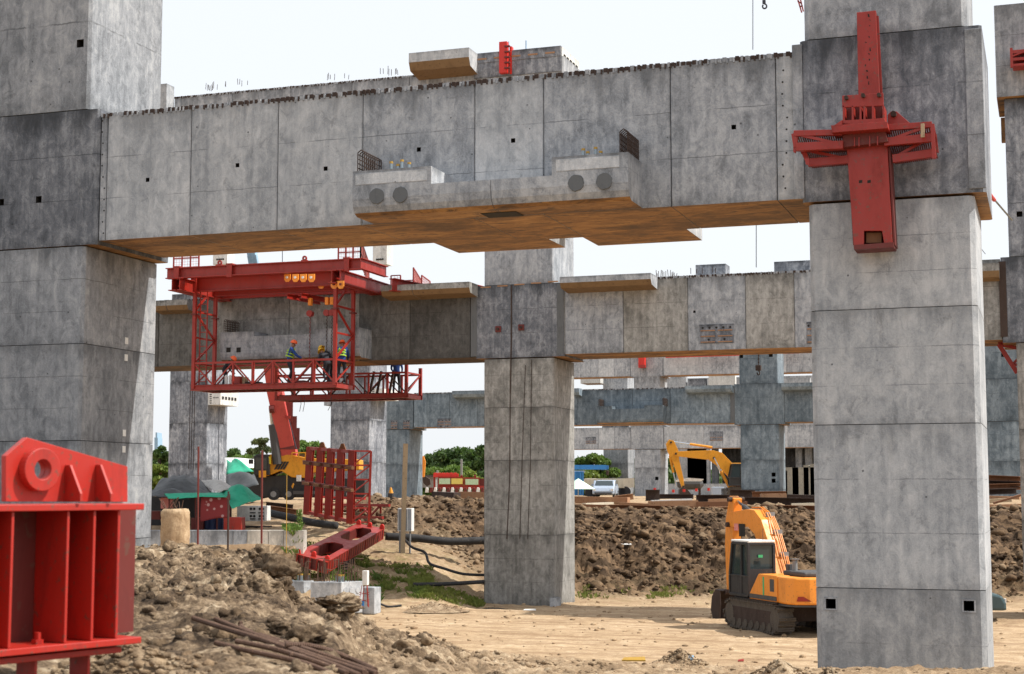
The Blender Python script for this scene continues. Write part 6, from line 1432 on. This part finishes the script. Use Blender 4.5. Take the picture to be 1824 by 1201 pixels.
# ------------------------------------------------ hooks, cables
hk=thing('crane_hook','dark crane hook hanging against the sky near the top edge','hook',at(1362,14,40))
MB().tube([at(1360,-80,40),at(1361,2,40)],.012,5).build('hoist_cable','cable',hk); MB().box(*(lambda p:(p.x-.04,p.x+.04,p.y-.03,p.y+.03,p.z-.04,p.z+.06))(at(1361,4,40))).build('hook_block','cable',hk)
c=at(1362,11,40); MB().tube([c+V((math.sin(a)*.055,0,math.cos(a)*.06)) for a in [k*.5 for k in range(12)]],.022,6).build('hook','cable',hk)
ck=thing('chain_hook','dark chain block with hook hanging under the second girder','hook',at(1351,668,75))
m=MB(); z0=at(1351,625,75);z1=at(1351,650,75); k=0; z=z0.z
while z>z1.z: m.bar((z0.x,z0.y,z),(z0.x,z0.y,z-.08),.07 if k%2 else .03,.03 if k%2 else .07); z-=.085; k+=1
m.build('chain','rebar_dark',ck); p=at(1351,655,75); MB().box(p.x-.13,p.x+.13,p.y-.12,p.y+.12,p.z-.13,p.z+.13).build('hook_block','rebar_dark',ck,bevel=.02); c=at(1351,664,75); MB().tube([c+V((math.sin(a)*.06,0,math.cos(a)*.1)) for a in [k*.5 for k in range(11)]],.03,6).build('hook','rebar_dark',ck)
for a,b,lab in (((1341,-20),(1341,88),'thin vertical cable against the sky above the main girder'),((1347,300),(1347,476),'thin vertical cable in the gap under the main girder'),((503,440),(503,466),'short cable above the red platform')):
    Yc=Y1+1.2; o=MB().tube([at(*a,Yc),at(*b,Yc)],.016,5).build('cable','cable'); tag(o,lab,'cable')
cs=thing('stay_cable','stay cable with a red end socket right of the big column head','cable',at(1764,347,33)); MB().tube([at(1763,346,33),at(1771,356,33.5)],.04,8).build('end_socket','red_bright',cs)
for k in (0,2): MB().tube([at(1771+k,356,33.5),at(1802+k,392,36)],.012,5).build('strand','duct',cs)
o=MB().tube([at(1738,430,40),at(1755,452,44)],.01,4).build('cable','cable'); tag(o,'thin slack cable just right of the big column','cable')
o=thing('crane_tip','red lattice crane tip at the top edge left of the right column','crane',at(1424,10,60)); 
for a,b in (((1420,-5),(1428,22)),((1425,-5),(1431,20)),((1421,2),(1428,6)),((1424,12),(1430,10))): bar(o,'lattice_bar',at(*a,60),at(*b,60),.05,.05,'red')
# vertical thin wire in front of the mound
o=MB().tube([atd(511,845,56),atd(510,985,56)],.012,4).build('wire','yellow_cap'); tag(o,'thin yellow vertical wire in front of the crane','wire')
for a,b,dd in (((390,725),(389,874),90),): 
    o=MB().tube([atd(*a,dd),atd(*b,dd)],.02,4).build('cable','cable'); tag(o,'thin dark cable down the white lit face of the left grey column','cable')
# ------------------------------------------------ rebar bundle on the near mound
def ribbed(label,pts,r,seed):
    P=[]
    for px,py,d in pts:
        h_,dd=hit(px,min(py,1199),5.5,14.); p=atd(px,py,min(dd,d+.6)-.06) if py<1200 else atd(px,py,d); p.z+=.02; P.append(p)
    for _ in range(1): P=[P[0]]+[(P[k-1]*.2+P[k]*.6+P[k+1]*.2) for k in range(1,len(P)-1)]+[P[-1]]
    Q=[]
    for i in range(len(P)-1):
        a=P[max(i-1,0)];b=P[i];c=P[i+1];d_=P[min(i+2,len(P)-1)]; n=max(2,int((c-b).length/.0065))
        for k in range(n):
            t=k/n; Q.append(.5*((2*b)+(c-a)*t+(2*a-5*b+4*c-d_)*t*t+(3*b-a-3*c+d_)*t*t*t))
    rs=[r*(1.14 if i%2 else .93) for i in range(len(Q))]
    o=MB().tube(Q,rs,9).build('reinforcing_bar','rebar'); tag(o,label,'rebar','bent reinforcing bars on the near mound'); return o
ribbed('longest twisted reinforcing bar, starting farthest left on the mound',[(344,1106,9.9),(400,1125,9.6),(470,1145,9.3),(530,1168,9.0),(600,1192,8.7),(640,1210,8.5)],.0155,1)
ribbed('reinforcing bar starting just right of the longest one',[(384,1108,10.0),(420,1124,9.7),(480,1146,9.35),(540,1168,9.1),(610,1190,8.8),(650,1204,8.6)],.0155,2)
ribbed('reinforcing bar with its cut end bent up',[(428,1114,9.9),(429,1124,9.85),(438,1129,9.75),(490,1146,9.45),(560,1166,9.2),(620,1188,8.9),(670,1206,8.7)],.0155,3)
ribbed('lowest reinforcing bar, curving under the bundle',[(384,1151,9.3),(430,1163,9.2),(490,1175,9.05),(545,1186,8.85),(590,1206,8.6)],.0145,4)
ribbed('rusty reinforcing bar arching over to the right of the bundle',[(508,1155,9.5),(545,1153,9.55),(585,1163,9.4),(630,1181,9.1),(668,1200,8.8)],.0155,5)
ribbed('reinforcing bar running in the middle of the bundle to the lower right',[(420,1148,9.35),(480,1158,9.3),(550,1180,9.0),(600,1198,8.75),(618,1206,8.6)],.015,6)
ribbed('short reinforcing bar at the bottom right of the bundle',[(515,1172,9.2),(570,1180,9.05),(625,1194,8.85),(652,1206,8.7)],.015,7)
# named boulders and heaps
def boulder(label,px,py,d,s,seed,flat=.8,zone=(1,0,0)):
    s*=.62; p,_=hit(px,py,max(5,d*.6),d*1.35); o=clods('boulder',[(p.x,p.y,p.z)],[s],[rockv(4,seed,.6)],[zone],seed,sink=.08); tag(o,label,'boulder'); 
    return o
boulder('big overhanging dark clay boulder at the right end of the mound crest',487,1022,26.3,.42,3,zone=(.8,.7,0)); boulder('jagged clay lump on the crest above the overhanging boulder',462,992,28.2,.24,5,zone=(.9,.4,0)); boulder('pale flat boulder on the far side of the mound',455,1130-84,20,.25,8)
boulder('round tan boulder in the middle of the mound',545,1140,13.5,.18,12); boulder('rough boulder on the right shoulder of the mound near the blocks',600,1078,22,.32,14); boulder('small dark boulder on the edge of the sand lane',882,1152,23.6,.12,17); boulder('small stone right of the dark boulder on the lane edge',922,1158,23.6,.08,19)
boulder('light boulder in the lower middle of the mound',500,1122,13,.12,23); boulder('boulder at the lower left beside the red bracket base',215,1178,8.2,.10,27); boulder('dark clay lump under the overhanging boulder',505,1050,25.5,.22,29,zone=(.8,.6,0))
def heap(label,px,py,d,r,h,seed,mat='soil'):
    p,_=hit(px,py,d*.7,d*1.4); m=MB(); nr,na=16,36; rgx=p
    for i in range(nr+1):
        for k in range(na):
            a=6.283*k/na; rr=r*i/nr*(1+.18*noise.noise(V((math.cos(a)*1.3,math.sin(a)*1.3,seed)))); t=i/nr; z=h*(1-t)**1.1*(1-.3*t)+.12*h*noise.noise(V((math.cos(a)*rr*6,math.sin(a)*rr*6,seed)))*(1-t)*1.5+.05*h*noise.noise(V((math.cos(a)*rr*22,math.sin(a)*rr*22,seed)))
            m.v.append((p.x+rr*math.cos(a),p.y+rr*math.sin(a),p.z+z-.03-.08*t))
    for i in range(nr):
        for k in range(na): m.f.append((i*na+k,i*na+(k+1)%na,(i+1)*na+(k+1)%na,(i+1)*na+k)); m.m.append(0)
    o=m.build('earth_heap',mat,smooth=True); tag(o,label,'heap'); me=o.data; a=me.attributes.new('zone','FLOAT_VECTOR','POINT'); a.data.foreach_set('vector',np.tile([.75,0,0],len(me.vertices)).astype(np.float32))
    rg=random.Random(seed); pts=[];sz=[]
    for k in range(260):
        t=rg.random()**.7; a=rg.uniform(0,6.28); pts.append((p.x+r*t*math.cos(a),p.y+r*t*math.sin(a),p.z-.03+h*(1-t)*(1-.3*t))); sz.append(rg.uniform(.008,.028)*(1+.9*(rg.random()<.1)))
    c=clods('heap_gravel',pts,sz,ROCK1,[(rg.uniform(.4,1),0,0) for _ in pts],seed); c['kind']='stuff'; c.parent=o; c.location=c.location-o.location
heap('small brown earth heap on the lane edge left of the right column',1212,1178,25.5,.42,.22,3); heap('wide low gravel heap just left of the right column foot',1388,1182,25.5,.62,.30,5); heap('little sandy heap against the foot of the right column',1480,1186,26.5,.35,.22,7); heap('large smooth sandy hump beside the red bracket foot',235,1190,8.6,.5,.16,31)
heap('low heap of dark earth at the left foot of the centre column',770,1082,61,1.3,.25,9)
for k,(px,py,d,mt,lab,sx) in enumerate(((1226,1179,24.6,'far_blue','scrap of light blue plastic on the lane edge',.09),(1320,1179,24.4,'red','scrap of red plastic on the lane edge',.08),(1130,1180,24.3,'yellow_cap','strip of yellow tape on the lane edge',.18),(944,1088,58,'white','white scrap on the sand by the centre column',.25),(1112,973,67.5,'white','white chunk low on the dark bank',.35),(1700,1160,35,'white','pale scrap on the sand right of the big column',.2))):
    p,_=hit(px,py,15,80); p.z+=.03; m=MB(); 
    for i in range(4): m.v.append((p.x+(-sx,sx,sx*.8,-sx*.9)[i],p.y+(-.04,-.05,.05,.04)[i],p.z+(0,.01,.05,.03)[i]))
    m.v+= [(x,y,z-.02) for x,y,z in m.v[:4]]; m.f+=[(0,1,2,3),(7,6,5,4),(0,4,5,1),(1,5,6,2),(2,6,7,3),(3,7,4,0)]; m.m+=[0]*6
    o=m.build('litter_scrap',mt); tag(o,lab,'litter')
# ------------------------------------------------ grass and weeds
def tufts(name,label,regions,n,seed,h,mat):
    rg=np.random.RandomState(seed); V_=[];F_=[];k=0
    for px0,px1,d0,d1,frac in regions:
        m=int(n*frac); px=rg.uniform(px0,px1,m); d=rg.uniform(d0,d1,m); u=(px-912)/2800*d; X=d*ax_[0]+u*rx_[0];Y=d*ax_[1]+u*rx_[1]
        keep=fbm(X,Y,.9,3,77)>.0; X=X[keep];Y=Y[keep]; z,_=ground(X,Y)
        for x,y,zz in zip(X,Y,z):
            for b in range(7):
                a=rg.rand()*6.28; l=h*(.5+rg.rand()); dx,dy=math.cos(a)*l*.7,math.sin(a)*l*.7; w=.018; ox,oy=rg.uniform(-.1,.1,2)
                V_+=[(x+ox-w*math.sin(a),y+oy+w*math.cos(a),zz-.02),(x+ox+w*math.sin(a),y+oy-w*math.cos(a),zz-.02),(x+ox+dx*.5+w,y+oy+dy*.5,zz+l*.7),(x+ox+dx,y+oy+dy,zz+l*(.5+.5*rg.rand()))]; F_+=[(k,k+1,k+2),(k,k+2,k+3)]; k+=4
    me=bpy.data.meshes.new(name); me.from_pydata(V_,[],F_); me.materials.append(MATS[mat]); o=bpy.data.objects.new(name,me); COL.objects.link(o); o['kind']='stuff'; tag(o,label,'grass')
tufts('grass_tufts','low green weeds and grass growing on the slope round the red frame',[(520,660,60,66,.3),(640,770,60,65,.45),(700,860,60,63,.15),(1030,1300,65,66.3,.1)],2400,3,.16,'grass')
tufts('slope_weeds','darker leafy weeds in the lee of the red frame and beside the wall',[(600,680,59.5,63,.6),(515,545,60,64,.4)],700,8,.26,'leaf_mid')
sw=thing('roadside_shrub','single tall weed growing from the top edge of the retaining wall','shrub',atd(532,945,61)); p=atd(533,952,60.6)
MB().tube([p,p+V((0,0,.9))],.015,5).build('stem','rebar_dark',sw)
def leafcloud(name,mat,par,cs,rs,n,size,seed,label=None,local=False):
    rg=np.random.RandomState(seed); W_=np.array(rs)**1.6; W_=W_/W_.sum(); ci=rg.choice(len(cs),n,p=W_); dirs=rg.normal(size=(n,3)); dirs/=np.linalg.norm(dirs,axis=1)[:,None]
    rr=(rg.rand(n)**.45)[:,None]; c=np.array(cs)[ci]; r=np.array(rs)[ci][:,None]; P=c+dirs*rr*r*np.array([1,1,.72])
    a=rg.normal(size=(n,3)); a/=np.linalg.norm(a,axis=1)[:,None]; b=np.cross(a,rg.normal(size=(n,3))); b/=np.linalg.norm(b,axis=1)[:,None]; s=(size*(.6+.8*rg.rand(n)))[:,None]
    v=np.stack([P-a*s,P-b*s*.6,P+a*s,P+b*s*.6],1).reshape(-1,3)
    root=par
    off=np.array(root.location) if root is not None else np.zeros(3)
    me=bpy.data.meshes.new(name); me.vertices.add(4*n); me.vertices.foreach_set('co',(v-off).ravel()); me.loops.add(4*n); me.loops.foreach_set('vertex_index',np.arange(4*n,dtype=np.int32)); me.polygons.add(n); me.polygons.foreach_set('loop_start',np.arange(0,4*n,4,dtype=np.int32)); me.update(); me.validate()
    me.materials.append(MATS[mat]); o=bpy.data.objects.new(name,me); COL.objects.link(o); 
    if par is not None: o.parent=par
    return o
leafcloud('leaves','leaf_mid',sw,[p+V((0,0,.3+.15*k)) for k in range(5)],[.13]*5,160,.05,4)
# ------------------------------------------------ trees
def tree(px,ptop,d,wpx,mat,seed,label,dens=1.,tall=False,group='trees beyond the site'):
    rg=random.Random(seed); b=atd(px,880,d); b.z=GF; H=atd(px,ptop,d).z-GF; Wd=wpx/2800*d
    t=thing('broadleaf_tree',label,'tree',b,group)
    m=MB(); m.tube([b,b+V((rg.uniform(-.3,.3),0,H*.35)),b+V((rg.uniform(-.6,.6),0,H*.7))],[.035*H,.026*H,.012*H],7)
    cs=[];rs=[]; n=18 if not tall else 9
    for k in range(n):
        a=rg.uniform(0,6.28); q=rg.random()**.6; zz=rg.uniform(.16,.86) if not tall else rg.uniform(.55,.92)
        lim=math.sin(min(1,max(0,(zz-.1)/.95))*math.pi)**.6
        c=b+V((math.cos(a)*Wd*.40*q*lim,math.sin(a)*Wd*.35*q*lim,H*zz)); r=Wd*rg.uniform(.12,.20)*(1 if not tall else .75); cs.append(tuple(c)); rs.append(r)
        if k%2==0: m.tube([b+V((0,0,H*.35)),b.lerp(c,.6)+V((0,0,H*.12)),c],[.014*H,.009*H,.004*H],5)
    cs.append(tuple(b+V((0,0,H*.84)))); rs.append(Wd*.16)
    m.build('trunk','rebar_dark',t)
    cr_=leafcloud('crown',mat,t,cs,rs,int((6500 if not tall else 2200)*dens),d*.0009+.07,seed)
    return t
TR=[(268,800,230,40,'leaf_dark'),(287,783,220,26,'leaf_dark'),(283,824,170,30,'leaf_light'),(415,792,240,46,'leaf_dark'),(450,796,235,50,'leaf_dark'),(436,806,220,40,'leaf_mid'),(540,778,190,60,'leaf_mid'),(568,781,195,46,'leaf_mid'),(520,796,210,50,'leaf_mid'),(590,790,200,40,'leaf_dark'),
 (760,808,230,40,'leaf_mid'),(785,800,215,60,'leaf_dark'),(815,793,210,66,'leaf_dark'),(842,796,205,56,'leaf_dark'),(862,786,200,44,'leaf_dark'),(800,830,180,50,'leaf_mid'),(838,838,170,44,'leaf_light'),(770,832,190,36,'leaf_mid'),(1035,809,250,44,'leaf_mid'),(1058,804,250,40,'leaf_mid'),(1080,812,250,36,'leaf_mid'),(1045,835,200,50,'leaf_light'),(1125,812,260,20,'leaf_mid'),(1205,808,270,30,'leaf_mid'),(1216,812,262,26,'leaf_mid'),(885,800,215,50,'leaf_dark'),(930,800,220,60,'leaf_mid'),(980,800,230,60,'leaf_dark'),(640,800,215,60,'leaf_dark'),(700,800,220,60,'leaf_dark'),(230,800,240,50,'leaf_dark'),(190,800,240,60,'leaf_dark'),(1776,840,260,30,'leaf_mid')]
nm={'leaf_dark':'dark green','leaf_mid':'mid green','leaf_light':'yellowish green'}
wh=['beside the big left column, edge hidden','just left of the left grey column','low, at the foot of the far left gap','just right of the left grey column','rounded, left of the red crane boom','low, between the other two by the crane','bright, right of the red crane boom','above the red formwork panel','right behind the crane boom foot','against the wide grey column',
'at the left end of the row left of the centre column','second from the left in the row left of the centre column','broad crowned, middle of the row left of the centre column','high crowned, near the centre column','tallest, touching the centre column left edge','low, behind the red fence middle','low, behind the red fence right end','low, behind the orange arm and barrier','just right of the centre column above the blue truck','above the cream truck body','by the farthest dark column','low, in front of others by the blue crane boom','in the slit between two grey columns','behind the yellow stick','behind the yellow stick, right half','hidden behind the centre column, left','hidden behind the centre column','hidden behind the centre column, right','behind the wide grey column','behind the blue grey column','behind the big left column','far behind the big left column','far at the right edge']
for i,(px,pt,d,w,mt) in enumerate(TR):
    tree(px,pt,d,w*1.6,mt,100+i,'%s leafy tree %s'%(nm[mt],wh[i]))
tt=tree(463,767,185,54,'leaf_olive',300,'thin crowned taller tree standing out left of the red crane boom',.6,True)
# low hedge line behind everything
cs=[];rs=[]
rg=random.Random(77)
for k in range(220): px=rg.uniform(180,1300) if k<130 else rg.uniform(240,620); p=atd(px,880,rg.uniform(255,275)); cs.append((p.x,p.y,GF+rg.uniform(0,3.2 if k<130 else 5.6))); rs.append(rg.uniform(1.5,3.0))
o=leafcloud('far_hedge','leaf_dark',None,cs,rs,40000,.40,55); o['kind']='stuff'; tag(o,'low mass of far green bushes behind the whole site','bushes')
# palm like lower green plus far skyline towers
st=thing('far_tower','faint blue grey high rise far off beside the left column','tower',atd(279,800,1500)); 
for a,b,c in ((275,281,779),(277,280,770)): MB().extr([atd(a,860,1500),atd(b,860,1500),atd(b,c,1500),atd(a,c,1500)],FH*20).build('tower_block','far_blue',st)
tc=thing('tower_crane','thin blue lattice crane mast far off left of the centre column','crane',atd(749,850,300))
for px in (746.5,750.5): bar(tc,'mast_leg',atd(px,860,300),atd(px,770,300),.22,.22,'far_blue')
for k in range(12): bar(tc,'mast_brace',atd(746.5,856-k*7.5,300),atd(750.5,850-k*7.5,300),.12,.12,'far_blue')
o=MB().extr([atd(a,b,180) for a,b in ((276,850),(300,850),(300,843),(276,843))],FH*2).build('red_board_fence','red_dark'); tag(o,'low dark red site board in the gap beside the big left column','board')
